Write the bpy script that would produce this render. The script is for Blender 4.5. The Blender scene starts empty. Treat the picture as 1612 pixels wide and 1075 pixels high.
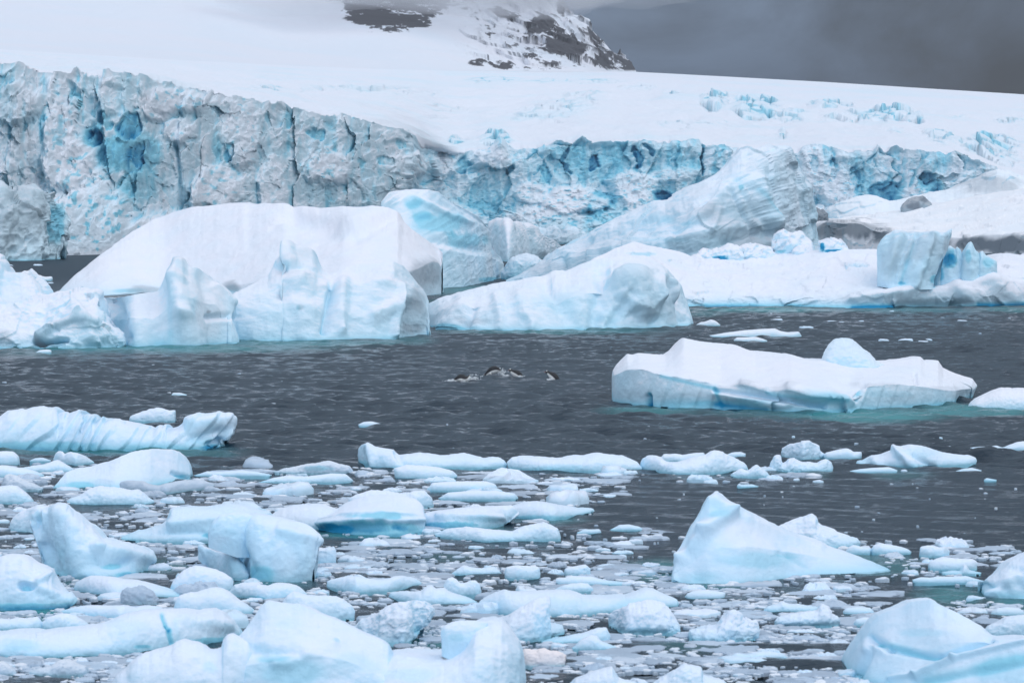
import bpy, math, random
import numpy as np
C = bpy.context.scene
COL = C.collection
# ------------------------------------------------------------------ camera, sky, light, exposure
F_PX = 4500.0                      # focal length in pixels of the 1612-wide photograph
CAM_H = 6.6
HORIZON = 343.0
PITCH = math.atan((537.5 - HORIZON) / F_PX)
cam_d = bpy.data.cameras.new('camera'); cam = bpy.data.objects.new('camera', cam_d); COL.objects.link(cam)
cam_d.sensor_width = 36.0; cam_d.lens = 36.0 * F_PX / 1612.0
cam_d.clip_start = 0.5; cam_d.clip_end = 30000
cam.location = (0, 0, CAM_H); cam.rotation_euler = (math.pi / 2 - PITCH, 0, 0)
C.camera = cam
cam_d.dof.use_dof = True; cam_d.dof.focus_distance = 150; cam_d.dof.aperture_fstop = 4.0
C.view_settings.view_transform = 'Standard'; C.view_settings.look = 'None'
C.view_settings.exposure = -0.10; C.view_settings.gamma = 1.0
C.cycles.use_denoising = True
C.cycles.max_bounces = 6; C.cycles.diffuse_bounces = 4; C.cycles.glossy_bounces = 3
C.cycles.volume_bounces = 1; C.cycles.transmission_bounces = 2; C.cycles.caustics_reflective = False
C.cycles.caustics_refractive = False

SUN_EL, SUN_AZ = math.radians(52), math.radians(115)      # high, to the right and slightly behind the camera
world = bpy.data.worlds.new('World'); C.world = world; world.use_nodes = True
nt = world.node_tree; nt.nodes.clear()
def N(t, nodes, **kw):
    n = nodes.new(t)
    for k, v in kw.items(): setattr(n, k, v)
    return n
L = nt.links
out = N('ShaderNodeOutputWorld', nt.nodes)
sky = N('ShaderNodeTexSky', nt.nodes, sky_type='NISHITA'); sky.sun_disc = False
sky.sun_elevation = SUN_EL; sky.sun_rotation = SUN_AZ
tc = N('ShaderNodeTexCoord', nt.nodes)
sep = N('ShaderNodeSeparateXYZ', nt.nodes); L.new(tc.outputs['Generated'], sep.inputs[0])
ramp = N('ShaderNodeValToRGB', nt.nodes)               # overcast: a dark storm bank low, bright cloud higher up
els = ramp.color_ramp.elements
for p, c in [(0.0, (.018, .026, .042)), (0.05, (.019, .028, .044)), (0.10, (.048, .066, .096)), (0.19, (.13, .18, .24)), (0.33, (.29, .38, .47)), (0.50, (.47, .56, .67)), (0.75, (.65, .71, .82)), (1.0, (.70, .75, .86))]:
    e = els.new(p) if p not in (0.0, 1.0) else els[0 if p == 0.0 else -1]
    e.color = (*c, 1)
L.new(sep.outputs['Z'], ramp.inputs[0])
back = N('ShaderNodeMapRange', nt.nodes); back.interpolation_type = 'SMOOTHSTEP'
back.inputs[1].default_value = 0.55; back.inputs[2].default_value = -0.5
L.new(sep.outputs['Y'], back.inputs[0])
mixb = N('ShaderNodeMix', nt.nodes, data_type='RGBA'); mixb.inputs[7].default_value = (.78, .88, 1.03, 1)
mulb = N('ShaderNodeMath', nt.nodes, operation='MULTIPLY'); mulb.inputs[1].default_value = 0.9
L.new(back.outputs[0], mulb.inputs[0]); L.new(mulb.outputs[0], mixb.inputs[0]); L.new(ramp.outputs[0], mixb.inputs[6])
mp = N('ShaderNodeMapping', nt.nodes); mp.inputs['Scale'].default_value = (1, 1, 1.6); mp.inputs['Location'].default_value = (.32, .1, .05)
L.new(tc.outputs['Generated'], mp.inputs[0])
nz = N('ShaderNodeTexNoise', nt.nodes); nz.inputs['Scale'].default_value = 11.0; nz.inputs['Detail'].default_value = 7; nz.inputs['Roughness'].default_value = .55
nz.inputs['Distortion'].default_value = .4
L.new(mp.outputs[0], nz.inputs['Vector'])
nr = N('ShaderNodeMapRange', nt.nodes); nr.inputs[1].default_value = .36; nr.inputs[2].default_value = .64; nr.inputs[3].default_value = .20; nr.inputs[4].default_value = 2.9
L.new(nz.outputs[0], nr.inputs[0])
# the cloud bank is brighter towards the mountain (left) than at the right
az = N('ShaderNodeMapRange', nt.nodes); az.inputs[1].default_value = .02; az.inputs[2].default_value = .19; az.inputs[3].default_value = 1.7; az.inputs[4].default_value = .60
L.new(sep.outputs['X'], az.inputs[0])
m0 = N('ShaderNodeMath', nt.nodes, operation='MULTIPLY'); L.new(nr.outputs[0], m0.inputs[0]); L.new(az.outputs[0], m0.inputs[1])
mm = N('ShaderNodeVectorMath', nt.nodes, operation='SCALE'); L.new(mixb.outputs[2], mm.inputs[0]); L.new(m0.outputs[0], mm.inputs['Scale'])
lowm = N('ShaderNodeMapRange', nt.nodes); lowm.inputs[1].default_value = .09; lowm.inputs[2].default_value = .2; L.new(sep.outputs['Z'], lowm.inputs[0])
mixl = N('ShaderNodeMix', nt.nodes, data_type='RGBA'); L.new(lowm.outputs[0], mixl.inputs[0]); L.new(mm.outputs[0], mixl.inputs[6]); L.new(mixb.outputs[2], mixl.inputs[7])
bg1 = N('ShaderNodeBackground', nt.nodes); bg1.inputs[1].default_value = 1.12; L.new(mixl.outputs[2], bg1.inputs[0])
bg2 = N('ShaderNodeBackground', nt.nodes); L.new(sky.outputs[0], bg2.inputs[0]); bg2.inputs[1].default_value = 0.004   # what little of the clear sky comes through
ad = N('ShaderNodeAddShader', nt.nodes); L.new(bg1.outputs[0], ad.inputs[0]); L.new(bg2.outputs[0], ad.inputs[1]); L.new(ad.outputs[0], out.inputs[0])
world.cycles.sampling_method = 'MANUAL'; world.cycles.sample_map_resolution = 512

sun_d = bpy.data.lights.new('sun', 'SUN'); sun = bpy.data.objects.new('sun', sun_d); COL.objects.link(sun)
sun_d.energy = .9; sun_d.angle = math.radians(62); sun_d.color = (1.0, .965, .94)
# towards the sun: azimuth measured clockwise from +Y
sd = (math.sin(SUN_AZ) * math.cos(SUN_EL), math.cos(SUN_AZ) * math.cos(SUN_EL), math.sin(SUN_EL))
from mathutils import Vector
sun.rotation_euler = Vector(sd).to_track_quat('Z', 'Y').to_euler()
sun.location = (40, -40, 60)

# ------------------------------------------------------------------ pixel <-> world
cP, sP = math.cos(PITCH), math.sin(PITCH)
def at(px, py, Y):
    """world points at forward distance Y seen at photograph pixel px, py"""
    px, py, Y = np.broadcast_arrays(np.asarray(px, float), np.asarray(py, float), np.asarray(Y, float))
    v = -(py - 537.5) / F_PX; u = (px - 806.0) / F_PX
    dy = cP + sP * v; dz = -sP + cP * v
    return np.stack([u / dy * Y, Y, CAM_H + dz / dy * Y], -1)
def dist(py):
    """forward distance of the water seen at row py"""
    v = -(np.asarray(py, float) - 537.5) / F_PX
    dy = cP + sP * v; dz = -sP + cP * v
    return np.where(dz < -1e-4, CAM_H * dy / np.maximum(-dz, 1e-4), 60000.0)
def to_px(P):
    x, y, z = P[..., 0], P[..., 1], P[..., 2] - CAM_H
    f = y * cP - z * sP; u = y * sP + z * cP
    return 806 + F_PX * x / f, 537.5 - F_PX * u / f
# ------------------------------------------------------------------ noise
def _hash(ix, iy, iz, seed):
    h = (ix.astype(np.int64) * 374761393 + iy.astype(np.int64) * 668265263 + iz.astype(np.int64) * 2147483647 + seed * 974634777) & 0xFFFFFFFF
    h = ((h ^ (h >> 13)) * 1274126177) & 0xFFFFFFFF
    h = ((h ^ (h >> 15)) * 2246822519) & 0xFFFFFFFF
    return ((h ^ (h >> 16)) & 0xFFFFFF) / float(0xFFFFFF)
def vnoise(p, seed=0):
    f = np.floor(p); i = f.astype(np.int64); t = p - f; t = t * t * t * (t * (t * 6 - 15) + 10)
    r = 0
    for dx in (0, 1):
        wx = t[..., 0] if dx else 1 - t[..., 0]
        for dy in (0, 1):
            wy = t[..., 1] if dy else 1 - t[..., 1]
            for dz in (0, 1):
                wz = t[..., 2] if dz else 1 - t[..., 2]
                r = r + wx * wy * wz * _hash(i[..., 0] + dx, i[..., 1] + dy, i[..., 2] + dz, seed)
    return r * 2 - 1
def fbm(p, octv=4, seed=0, gain=.5):
    r = 0; a = 1; s = 0
    for k in range(octv):
        r = r + a * vnoise(p * (2.03 ** k) + 17.3 * k, seed + k); s += a; a *= gain
    return r / s
def ridged(p, octv=4, seed=0):
    r = 0; a = 1; s = 0
    for k in range(octv):
        n = 1 - np.abs(vnoise(p * (2.03 ** k) + 9.1 * k, seed + k)); r = r + a * n * n; s += a; a *= .5
    return r / s
def worley(p, seed=0):
    """F1, F2 and a random value of the nearest cell"""
    f = np.floor(p).astype(np.int64)
    F1 = np.full(p.shape[:-1], 9.); F2 = F1.copy(); idv = np.zeros(p.shape[:-1]); tilt = np.zeros(p.shape[:-1])
    for dx in (-1, 0, 1):
        for dy in (-1, 0, 1):
            for dz in (-1, 0, 1):
                cx, cy, cz = f[..., 0] + dx, f[..., 1] + dy, f[..., 2] + dz
                r1 = _hash(cx, cy, cz, seed); r2 = _hash(cx, cy, cz, seed + 1); r3 = _hash(cx, cy, cz, seed + 2)
                ox = cx + .1 + .8 * r1 - p[..., 0]; oy = cy + .1 + .8 * r2 - p[..., 1]; oz = cz + .1 + .8 * r3 - p[..., 2]
                d = np.sqrt(ox * ox + oy * oy + oz * oz)
                rv = _hash(cx, cy, cz, seed + 3)
                tv = rv + (r2 - .5) * ox * 1.3 + (r1 - .5) * oz * 1.3
                nearer = d < F1
                F2 = np.where(nearer, F1, np.minimum(F2, d)); idv = np.where(nearer, rv, idv); tilt = np.where(nearer, tv, tilt); F1 = np.where(nearer, d, F1)
    return F1, F2, idv, tilt
def sstep(a, b, x):
    t = np.clip((x - a) / (b - a), 0, 1); return t * t * (3 - 2 * t)
def fp(pts, x):
    pts = np.asarray(pts, float); return np.interp(x, pts[:, 0], pts[:, 1])
def seg_d(px, py, x1, y1, x2, y2):
    dx, dy = x2 - x1, y2 - y1; t = np.clip(((px - x1) * dx + (py - y1) * dy) / (dx * dx + dy * dy + 1e-9), 0, 1)
    qx, qy = px - x1 - t * dx, py - y1 - t * dy
    side = (qx * -dy + qy * dx)
    return np.hypot(qx, qy), side, t
# ------------------------------------------------------------------ materials
def bsdf(name, rough=.5, spec=.5):
    m = bpy.data.materials.new(name); m.use_nodes = True
    b = m.node_tree.nodes['Principled BSDF']; b.inputs['Roughness'].default_value = rough
    return m, m.node_tree, b
def ice_material(name, snow, pale, mid, deep, dirt_shade_c, bump_scale, bump_d, gloss=(.75, .38)):
    m, t, b = bsdf(name); n = t.nodes; l = t.links
    at_ = N('ShaderNodeAttribute', n, attribute_name='ice'); sp = N('ShaderNodeSeparateColor', n); l.new(at_.outputs['Color'], sp.inputs[0])
    tc = N('ShaderNodeTexCoord', n)
    nz = N('ShaderNodeTexNoise', n); nz.inputs['Scale'].default_value = bump_scale * .22; nz.inputs['Detail'].default_value = 5; l.new(tc.outputs['Object'], nz.inputs['Vector'])
    # snow / bare ice
    a = N('ShaderNodeMath', n, operation='MULTIPLY_ADD'); l.new(nz.outputs[0], a.inputs[0]); a.inputs[1].default_value = .55; a.inputs[2].default_value = -.275
    a2 = N('ShaderNodeMath', n, operation='ADD', use_clamp=True); l.new(a.outputs[0], a2.inputs[0]); l.new(sp.outputs[2], a2.inputs[1])
    m1 = N('ShaderNodeMix', n, data_type='RGBA'); m1.inputs[6].default_value = (*snow, 1); m1.inputs[7].default_value = (*pale, 1); l.new(a2.outputs[0], m1.inputs[0])
    # dense blue ice
    r = N('ShaderNodeValToRGB', n); e = r.color_ramp.elements; e[0].color = (*pale, 1); e[1].color = (*deep, 1); k = e.new(.45); k.color = (*mid, 1)
    l.new(sp.outputs[0], r.inputs[0])
    f = N('ShaderNodeMath', n, operation='MULTIPLY', use_clamp=True); l.new(sp.outputs[0], f.inputs[0]); f.inputs[1].default_value = 3.0
    m2 = N('ShaderNodeMix', n, data_type='RGBA'); l.new(f.outputs[0], m2.inputs[0]); l.new(m1.outputs[2], m2.inputs[6]); l.new(r.outputs[0], m2.inputs[7])
    m3 = N('ShaderNodeMix', n, data_type='RGBA'); l.new(sp.outputs[1], m3.inputs[0]); l.new(m2.outputs[2], m3.inputs[6]); m3.inputs[7].default_value = (*dirt_shade_c, 1)
    l.new(m3.outputs[2], b.inputs['Base Color'])
    rr = N('ShaderNodeMapRange', n); l.new(a2.outputs[0], rr.inputs[0]); rr.inputs[3].default_value = gloss[0]; rr.inputs[4].default_value = gloss[1]; l.new(rr.outputs[0], b.inputs['Roughness'])
    b.inputs['Specular IOR Level'].default_value = .3; b.inputs['IOR'].default_value = 1.31
    nf_ = N('ShaderNodeTexNoise', n); nf_.inputs['Scale'].default_value = bump_scale * 1.3; nf_.inputs['Detail'].default_value = 6; l.new(tc.outputs['Object'], nf_.inputs['Vector'])
    l.new(nf_.outputs[0], a.inputs[0]) if False else None
    n2 = N('ShaderNodeTexNoise', n); n2.inputs['Scale'].default_value = bump_scale; n2.inputs['Detail'].default_value = 6; n2.inputs['Roughness'].default_value = .6; l.new(tc.outputs['Object'], n2.inputs['Vector'])
    bp = N('ShaderNodeBump', n); bp.inputs['Strength'].default_value = .6; bp.inputs['Distance'].default_value = bump_d; l.new(n2.outputs[0], bp.inputs['Height']); l.new(bp.outputs[0], b.inputs['Normal'])
    return m
SNOW = (.825, .83, .885); PALE = (.57, .79, .905); MID = (.27, .62, .76); DEEP = (.015, .27, .50)
M_NEAR = ice_material('floe_ice', (.78, .835, .93), (.52, .76, .91), MID, DEEP, (.42, .44, .47), 7.0, .034)
M_BERG = ice_material('berg_ice', SNOW, PALE, MID, DEEP, (.36, .41, .46), 2.0, .13)
M_GLAC = ice_material('glacier_ice', (.79, .81, .865), (.64, .82, .90), (.24, .60, .74), (.01, .22, .42), (.33, .40, .445), .6, .40)
M_SLUSH = ice_material('slush_ice', (.82, .84, .88), (.47, .58, .70), (.30, .55, .66), DEEP, (.24, .29, .36), 8.0, .012)

def to_mesh(name, V, Fq, mat, attr=None, parent=None, origin=None, smooth=True):
    """V (n,3) world coordinates, Fq (m,4) or (m,3) faces"""
    V = np.asarray(V, float).reshape(-1, 3); Fq = np.asarray(Fq)
    if origin is None: origin = (0, 0, 0)
    o3 = np.asarray(origin, float)
    me = bpy.data.meshes.new(name); k = Fq.shape[1]
    me.vertices.add(len(V)); me.vertices.foreach_set('co', (V - o3).astype(np.float32).ravel())
    me.loops.add(Fq.size); me.loops.foreach_set('vertex_index', Fq.astype(np.int32).ravel())
    me.polygons.add(len(Fq)); me.polygons.foreach_set('loop_start', np.arange(0, Fq.size, k, dtype=np.int32)); me.polygons.foreach_set('loop_total', np.full(len(Fq), k, dtype=np.int32))
    me.polygons.foreach_set('use_smooth', np.full(len(Fq), smooth))
    if attr is not None:
        ca = me.color_attributes.new('ice', 'FLOAT_COLOR', 'POINT')
        a4 = np.ones((len(V), 4), np.float32); a4[:, :3] = np.asarray(attr, float).reshape(-1, 3); ca.data.foreach_set('color', a4.ravel())
    me.materials.append(mat); me.update(); me.validate()
    o = bpy.data.objects.new(name, me); COL.objects.link(o); o.location = o3
    if parent is not None:
        o.parent = parent; o.location = o3 - np.asarray(parent.location)
    return o
def grid_faces(nr, nc, off=0, flip=False):
    r, c = np.meshgrid(np.arange(nr - 1), np.arange(nc - 1), indexing='ij'); a = (r * nc + c).ravel() + off
    q = np.stack([a, a + 1, a + nc + 1, a + nc], -1)
    return q[:, ::-1] if flip else q
def grid_normals(P):
    dr = np.gradient(P, axis=0); dc = np.gradient(P, axis=1); n = np.cross(dc, dr)
    return n / (np.linalg.norm(n, axis=-1, keepdims=True) + 1e-9)
def tag(o, label=None, cat=None, group=None, kind=None):
    if label: o['label'] = label
    if cat: o['category'] = cat
    if group: o['group'] = group
    if kind: o['kind'] = kind
    return o
def smooth_rows(A, n, axis=0):
    for _ in range(n):
        B = A.copy()
        sl = [slice(None)] * A.ndim; lo = sl.copy(); hi = sl.copy(); mid = sl.copy()
        mid[axis] = slice(1, -1); lo[axis] = slice(0, -2); hi[axis] = slice(2, None)
        B[tuple(mid)] = .25 * A[tuple(lo)] + .5 * A[tuple(mid)] + .25 * A[tuple(hi)]; A = B
    return A

def gsm(a, s):
    """gaussian smoothing along the last axis, ends held"""
    s = max(.5, float(s)); r = int(min(3 * s, a.shape[-1] - 2)) or 1; k = np.exp(-.5 * (np.arange(-r, r + 1) / s) ** 2); k /= k.sum()
    if a.ndim == 1: return np.convolve(np.pad(a, r, mode='reflect', reflect_type='odd'), k, 'valid')
    return np.stack([gsm(x, s) for x in a])
from mathutils.bvhtree import BVHTree
def surf_Y(obj, px, py):
    """forward distance of obj's surface along the line of sight of one pixel"""
    dg = bpy.context.evaluated_depsgraph_get(); dg.update(); bv = BVHTree.FromObject(obj, dg)
    d = Vector(at(px, py, 100.)) - Vector((0, 0, CAM_H)); d.normalize()
    h = bv.ray_cast(Vector((0, 0, CAM_H)) - obj.matrix_world.translation, d)
    return None if h[0] is None else (h[0] + obj.matrix_world.translation).y
# ------------------------------------------------------------------ the iceberg builder
# top : outline of the crest, photograph pixels, left to right.   base : waterline (number or list)
# Each column of the mesh starts under water, climbs the front from its own point of the waterline, goes over the
# crest and comes down a real back side; `lines` are break lines on the front given as (points, share of the depth).
BASES = []
def berg(name, label, cat, top, base, depth=None, lines=(), feats=(), blue=(), dirt=(), snowy=(), prof=(1.0, 1.0), rough=1.0, seed=1, mat=None,
         group=None, parent=None, lift=None, blue0=0.0, ice0=0.0, ridge=.5, hang=0.0, sm=1, slope=(.35, .7), wash=.35, fl=None, res=1.0, curve=1.0, blocks=0.0, bands=None):
    top = np.asarray(top, float)
    if np.isscalar(base): base = [(top[:, 0].min() + .02 * np.ptp(top[:, 0]), base), (top[:, 0].max() - .02 * np.ptp(top[:, 0]), base)]
    base = np.asarray(base, float)
    W = np.ptp(top[:, 0]); bx0, bx1 = base[0, 0], base[-1, 0]
    dmean = float(dist(base[:, 1].mean())) if lift is None else lift[0]
    mpp = dmean / F_PX                                    # metres per photograph pixel
    Wm = W * mpp
    nc = int(np.clip(W * .75 * res, 22, 620)); Hpx = max(4, base[:, 1].max() - top[:, 1].min())
    nf = int(np.clip(Hpx * 1.0 * res, 12, 230)); nb = max(6, nf // 6)
    sl = np.concatenate([[0], np.cumsum(np.hypot(np.diff(top[:, 0]), .6 * np.diff(top[:, 1])))]); u = np.linspace(0, sl[-1], nc)
    xt = np.interp(u, sl, top[:, 0]); yt = np.interp(u, sl, top[:, 1])
    if dmean < 95: rough = rough * 1.3
    rng = np.random.RandomState(seed)
    xb = np.clip(xt, bx0, bx1)
    # ends: keep columns from piling up on one base point
    s01 = np.linspace(0, 1, nc); xb = xb * .85 + .15 * (bx0 + (bx1 - bx0) * np.clip((xt - xt.min()) / (np.ptp(xt) + 1e-6), 0, 1))
    yt = .45 * yt + .55 * gsm(yt, nc / W * 1.8); yt[0], yt[-1] = top[0, 1], top[-1, 1]
    yt = yt + min(1.3, .03 * Hpx) * rough ** .5 * fbm(np.stack([xt / 5., yt / 5., 0 * xt + seed], -1), 3, seed + 2) * np.minimum(1, np.minimum(np.arange(nc), np.arange(nc)[::-1]) / 4)
    yb = gsm(fp(base, xb), nc * .02)
    uu = np.clip((xb - bx0) / (bx1 - bx0 + 1e-6), 0, 1)
    endp = np.sqrt(np.clip(1 - (2 * uu - 1) ** 2, 0, 1)) ** .8
    if depth is None: depth = min(.55 * Wm, Hpx * mpp * 2.2)
    if lift is None:
        d0 = dist(yb)
        z_base = np.zeros(nc)
    else:
        d0 = np.full(nc, float(lift[0])); z_base = at(xb, yb, d0)[:, 2]
    d0 = d0 + curve * .35 * depth * (1 - endp)
    if lift is None and len(base) > 2: d0 = dist(yb) + curve * .12 * depth * (1 - endp)
    avail = (dist(yt) - d0) if lift is None else np.full(nc, 1e9)
    Dc = np.minimum(depth * (.12 + .88 * endp) * .55, np.clip(.5 * avail, .02, None))
    Dc = np.minimum(gsm(Dc, nc * .05), np.maximum(Dc * 1.6, .03)); d0 = gsm(d0, nc * .02)
    # stack of front rows
    rows_x, rows_y, rows_d = [], [], []
    t = np.linspace(0, 1, nf)
    ks = [(0.0, xb, yb)] + [(fr, None, pts) for pts, fr in lines] + [(1.0, xt, yt)]
    if not lines:
        hf = np.sin(t * math.pi / 2) ** prof[0]; df = (1 - np.cos(t * math.pi / 2)) ** prof[1]
        X = xb + (xt - xb) * hf[:, None] ; Yp = yb + (yt - yb) * hf[:, None]; Dd = Dc * df[:, None]
    else:
        XX, YY, DD = [xb], [yb], [0 * Dc]
        for pts, fr in lines:
            pts = np.asarray(pts, float); q = (fr * .6 + .4 * .5)
            xx = xb + (xt - xb) * q
            yy = np.interp(xx, pts[:, 0], pts[:, 1])
            inside = sstep(pts[0, 0] - 3, pts[0, 0] + 3, xx) * (1 - sstep(pts[-1, 0] - 3, pts[-1, 0] + 3, xx))
            yy = inside * yy + (1 - inside) * (yb + (yt - yb) * .6)
            yy = np.clip(yy, yt + .5, YY[-1] - .2)
            yy = gsm(yy, nc * .012)
            XX.append(xx); YY.append(yy); DD.append(Dc * fr)
        XX.append(xt); YY.append(yt); DD.append(Dc)
        K = len(XX); kk = np.linspace(0, 1, K); wts = np.array([0] + [max(6, np.abs(YY[i + 1] - YY[i]).mean()) for i in range(K - 1)]); kk = np.cumsum(wts) / wts.sum()
        X = np.stack([np.interp(t, kk, [r[j] for r in XX]) for j in range(nc)], 1)
        Yp = np.stack([np.interp(t, kk, [r[j] for r in YY]) for j in range(nc)], 1)
        Dd = np.stack([np.interp(t, kk, [r[j] for r in DD]) for j in range(nc)], 1)
        X = smooth_rows(X, 2); Yp = smooth_rows(Yp, 2 * sm); Dd = smooth_rows(Dd, 3 * sm)
        X[0], Yp[0], Dd[0] = xb, yb, 0
    P = at(X, Yp, d0 + Dd)
    if lift is None: P[0, :, 2] = 0
    crest = P[-1]
    tb = np.linspace(0, 1, nb + 1)[1:]
    cx = crest[:, 0].mean()
    Bk = np.empty((nb, nc, 3)); Db = depth * (.1 + .9 * endp) * .6
    zb = P[0, :, 2]
    for i, q in enumerate(tb):
        Bk[i, :, 0] = crest[:, 0] + (P[0, :, 0] - crest[:, 0]) * q * .6
        Bk[i, :, 1] = crest[:, 1] + Db * math.sin(q * math.pi / 2)
        Bk[i, :, 2] = zb + (crest[:, 2] - zb) * (math.cos(q * math.pi / 2) if q < 1 else 0)
    under = P[0].copy(); sink = max(.25, .04 * Hpx * mpp)
    if lift is None: under[:, 2] = -sink
    else: under[:, 2] -= sink
    ub = Bk[-1].copy(); ub[:, 2] = under[:, 2]
    G = np.concatenate([under[None], P, Bk, ub[None]], 0)
    pxg, pyg = to_px(G)
    nfr = nf + 1
    front = np.zeros(G.shape[:2]); front[:nfr] = 1; front[nfr:] = np.linspace(1, 0, G.shape[0] - nfr)[:, None]
    Nn = grid_normals(G)
    # make normals point outwards (towards the camera on the front rows)
    if (Nn[2:nf, :, 2] - Nn[2:nf, :, 1]).mean() < 0: Nn = -Nn
    Hm = Hpx * mpp
    S = max(Hm, .25 * math.sqrt(Wm * Hm))
    off = rng.rand(3) * 90
    Q = (G + off) / S
    edge = np.minimum(1, np.minimum(np.arange(nc), np.arange(nc)[::-1]) / max(3, nc * .05))
    amp = .075 * S * rough
    disp = amp * (fbm(Q * 1.5, 4, seed) + ridge * (ridged(Q * 1.9, 4, seed + 5) - .45) * 1.3) + amp * .48 * fbm(Q * 8, 5, seed + 9) + amp * .22 * (ridged(Q * 6, 3, seed + 13) - .5) + amp * .45 * np.minimum(worley(Q * 5.5 + .3 * fbm(Q * 3, 2, seed + 8)[..., None], seed + 7)[0] - .45, .25)
    crestw = np.ones(G.shape[0]); crestw[nf - max(2, nf // 8):nfr + 2] = np.linspace(1, .25, nfr + 2 - nf + max(2, nf // 8))
    if blocks:
        F1, F2, idv, tilt = worley(Q * 2.6 + .25 * fbm(Q * 3, 2, seed + 3)[..., None], seed + 11); disp = disp + blocks * S * .10 * (tilt - .5)
    if fl:                                                  # slanted flutes (period px, slant, amp m)
        ph = (pxg + fl[1] * (pyg - yb.mean())) / fl[0] + (fl[3] if len(fl) > 3 else .5) * fbm(Q * np.array([.9, .1, .1]), 2, seed + 21)
        sw = ph - np.floor(ph); disp += fl[2] * (.55 + .9 * fbm(Q * 1.1, 2, seed + 22)) * (np.where(sw < .8, sw / .8, (1 - sw) / .2) - .5) * front * edge[None] * (1 - sstep(.35, .7, Nn[..., 2]) * bool(lines))
    if bands:                                               # fine layers (spacing m, dip, amp m)
        c_, s_ = 1 / math.hypot(1, bands[1]), bands[1] / math.hypot(1, bands[1])
        q = np.stack([(G[..., 0] * c_ + G[..., 2] * s_) / bands[0] * .13, G[..., 1] * .02, (G[..., 2] * c_ - G[..., 0] * s_) / bands[0]], -1) + .35 * fbm(Q * 2.2, 3, seed + 31)[..., None]
        disp += bands[2] * 2.2 * (fbm(q, 4, seed + 33) + .5 * (ridged(q * 1.7, 3, seed + 34) - .5)) * front
    ncol = np.zeros(G.shape[:2])
    for f in feats:                                         # ridges (+) and grooves (-): x1,y1,x2,y2,width px,amp m[,'s' for a sharp step]
        x1, y1, x2, y2, w, a = f[:6]
        wx = pxg + w * .5 * fbm(Q * 4, 2, seed + 40); d, side, tt = seg_d(wx, pyg, x1, y1, x2, y2)
        if len(f) > 6 and f[6] == 's': disp += a * np.clip(1 - d / w, 0, 1) * front
        elif len(f) > 6 and f[6] == 'o': disp += a * front * sstep(1, .55, np.hypot((wx - x1) / w, (pyg - y1) / y2))
        else: disp += a * np.exp(-(d / w) ** 2) * front
    disp = disp * (.15 + .85 * edge[None]) * crestw[:, None]
    G2 = G + Nn * disp[..., None]
    if lift is None: G2[0, :, 2] = -sink; G2[-1, :, 2] = -sink
    if hang: # undercut: the foot stands back from the face above it
        k = np.exp(-(G2[..., 2] / (hang * 1.2)) ** 2) * front; G2[..., 1] += k * hang * 1.5 * (.4 + .6 * (fbm(Q * 1.2, 2, seed + 50) > -.1))
    N2 = grid_normals(G2)
    if (N2[2:nf, :, 2] - N2[2:nf, :, 1]).mean() < 0: N2 = -N2
    nzv = N2[..., 2]
    R = np.full(nzv.shape, blue0) + .18 * sstep(.0, .5, fbm(Q * 1.1, 3, seed + 61)) * (1 - sstep(.2, .8, nzv)) * (blue0 > .02)
    Bv = 1 - sstep(slope[0], slope[1], nzv + .16 * fbm(Q * 3, 3, seed + 60)); Bv = np.clip(Bv * (.75 + .4 * fbm(Q * 1.6, 3, seed + 63)) + ice0 + (.07 if parent is None else 0), 0, 1)
    if wash and lift is None:                               # the sea keeps the foot of the ice free of snow
        k = np.exp(-np.clip(G2[..., 2], 0, 99) / (.06 * Hm + .05)); Bv = np.maximum(Bv, k * .9); R = R + wash * k
    Gd = np.zeros(nzv.shape)
    wrp = fbm(Q * 5, 3, seed + 70)
    for b_ in blue:                                         # patches and seams of dense blue ice; some blue is a face's painted shade
        if len(b_) == 6: d, _, _ = seg_d(pxg, pyg, *b_[:4]); R = R + b_[5] * front * np.exp(-(d / b_[4]) ** 2 * (1 + .5 * wrp))
        else: R = R + b_[4] * front * sstep(1.15, .45, np.hypot((pxg - b_[0]) / b_[2], (pyg - b_[1]) / b_[3]) + .35 * wrp)
    for b_ in dirt:
        if len(b_) == 6: d, _, _ = seg_d(pxg, pyg, *b_[:4]); Gd = Gd + b_[5] * front * np.exp(-(d / b_[4]) ** 2 * (1 + .5 * wrp))
        else: Gd = Gd + b_[4] * front * sstep(1.15, .45, np.hypot((pxg - b_[0]) / b_[2], (pyg - b_[1]) / b_[3]) + .45 * wrp)
    for b_ in snowy: Bv = Bv * (1 - b_[4] * sstep(1.15, .5, np.hypot((pxg - b_[0]) / b_[2], (pyg - b_[1]) / b_[3]) + .3 * wrp))  # snow cover, also lit sides painted whiter on some bergs
    A = np.stack([np.clip(R, 0, 1), np.clip(Gd, 0, 1), np.clip(Bv, 0, 1)], -1)
    q = grid_faces(G2.shape[0], nc)
    # orient outward
    n_mid = np.cross(G2[nf // 2, nc // 2 + 1] - G2[nf // 2, nc // 2], G2[nf // 2 + 1, nc // 2] - G2[nf // 2, nc // 2])
    if n_mid[2] - n_mid[1] < 0: q = q[:, ::-1]
    tri = np.concatenate([q[:, [0, 1, 2]], q[:, [0, 2, 3]]])
    # close both ends
    nR = G2.shape[0]; capv = []; capf = []; capA = []
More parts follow.
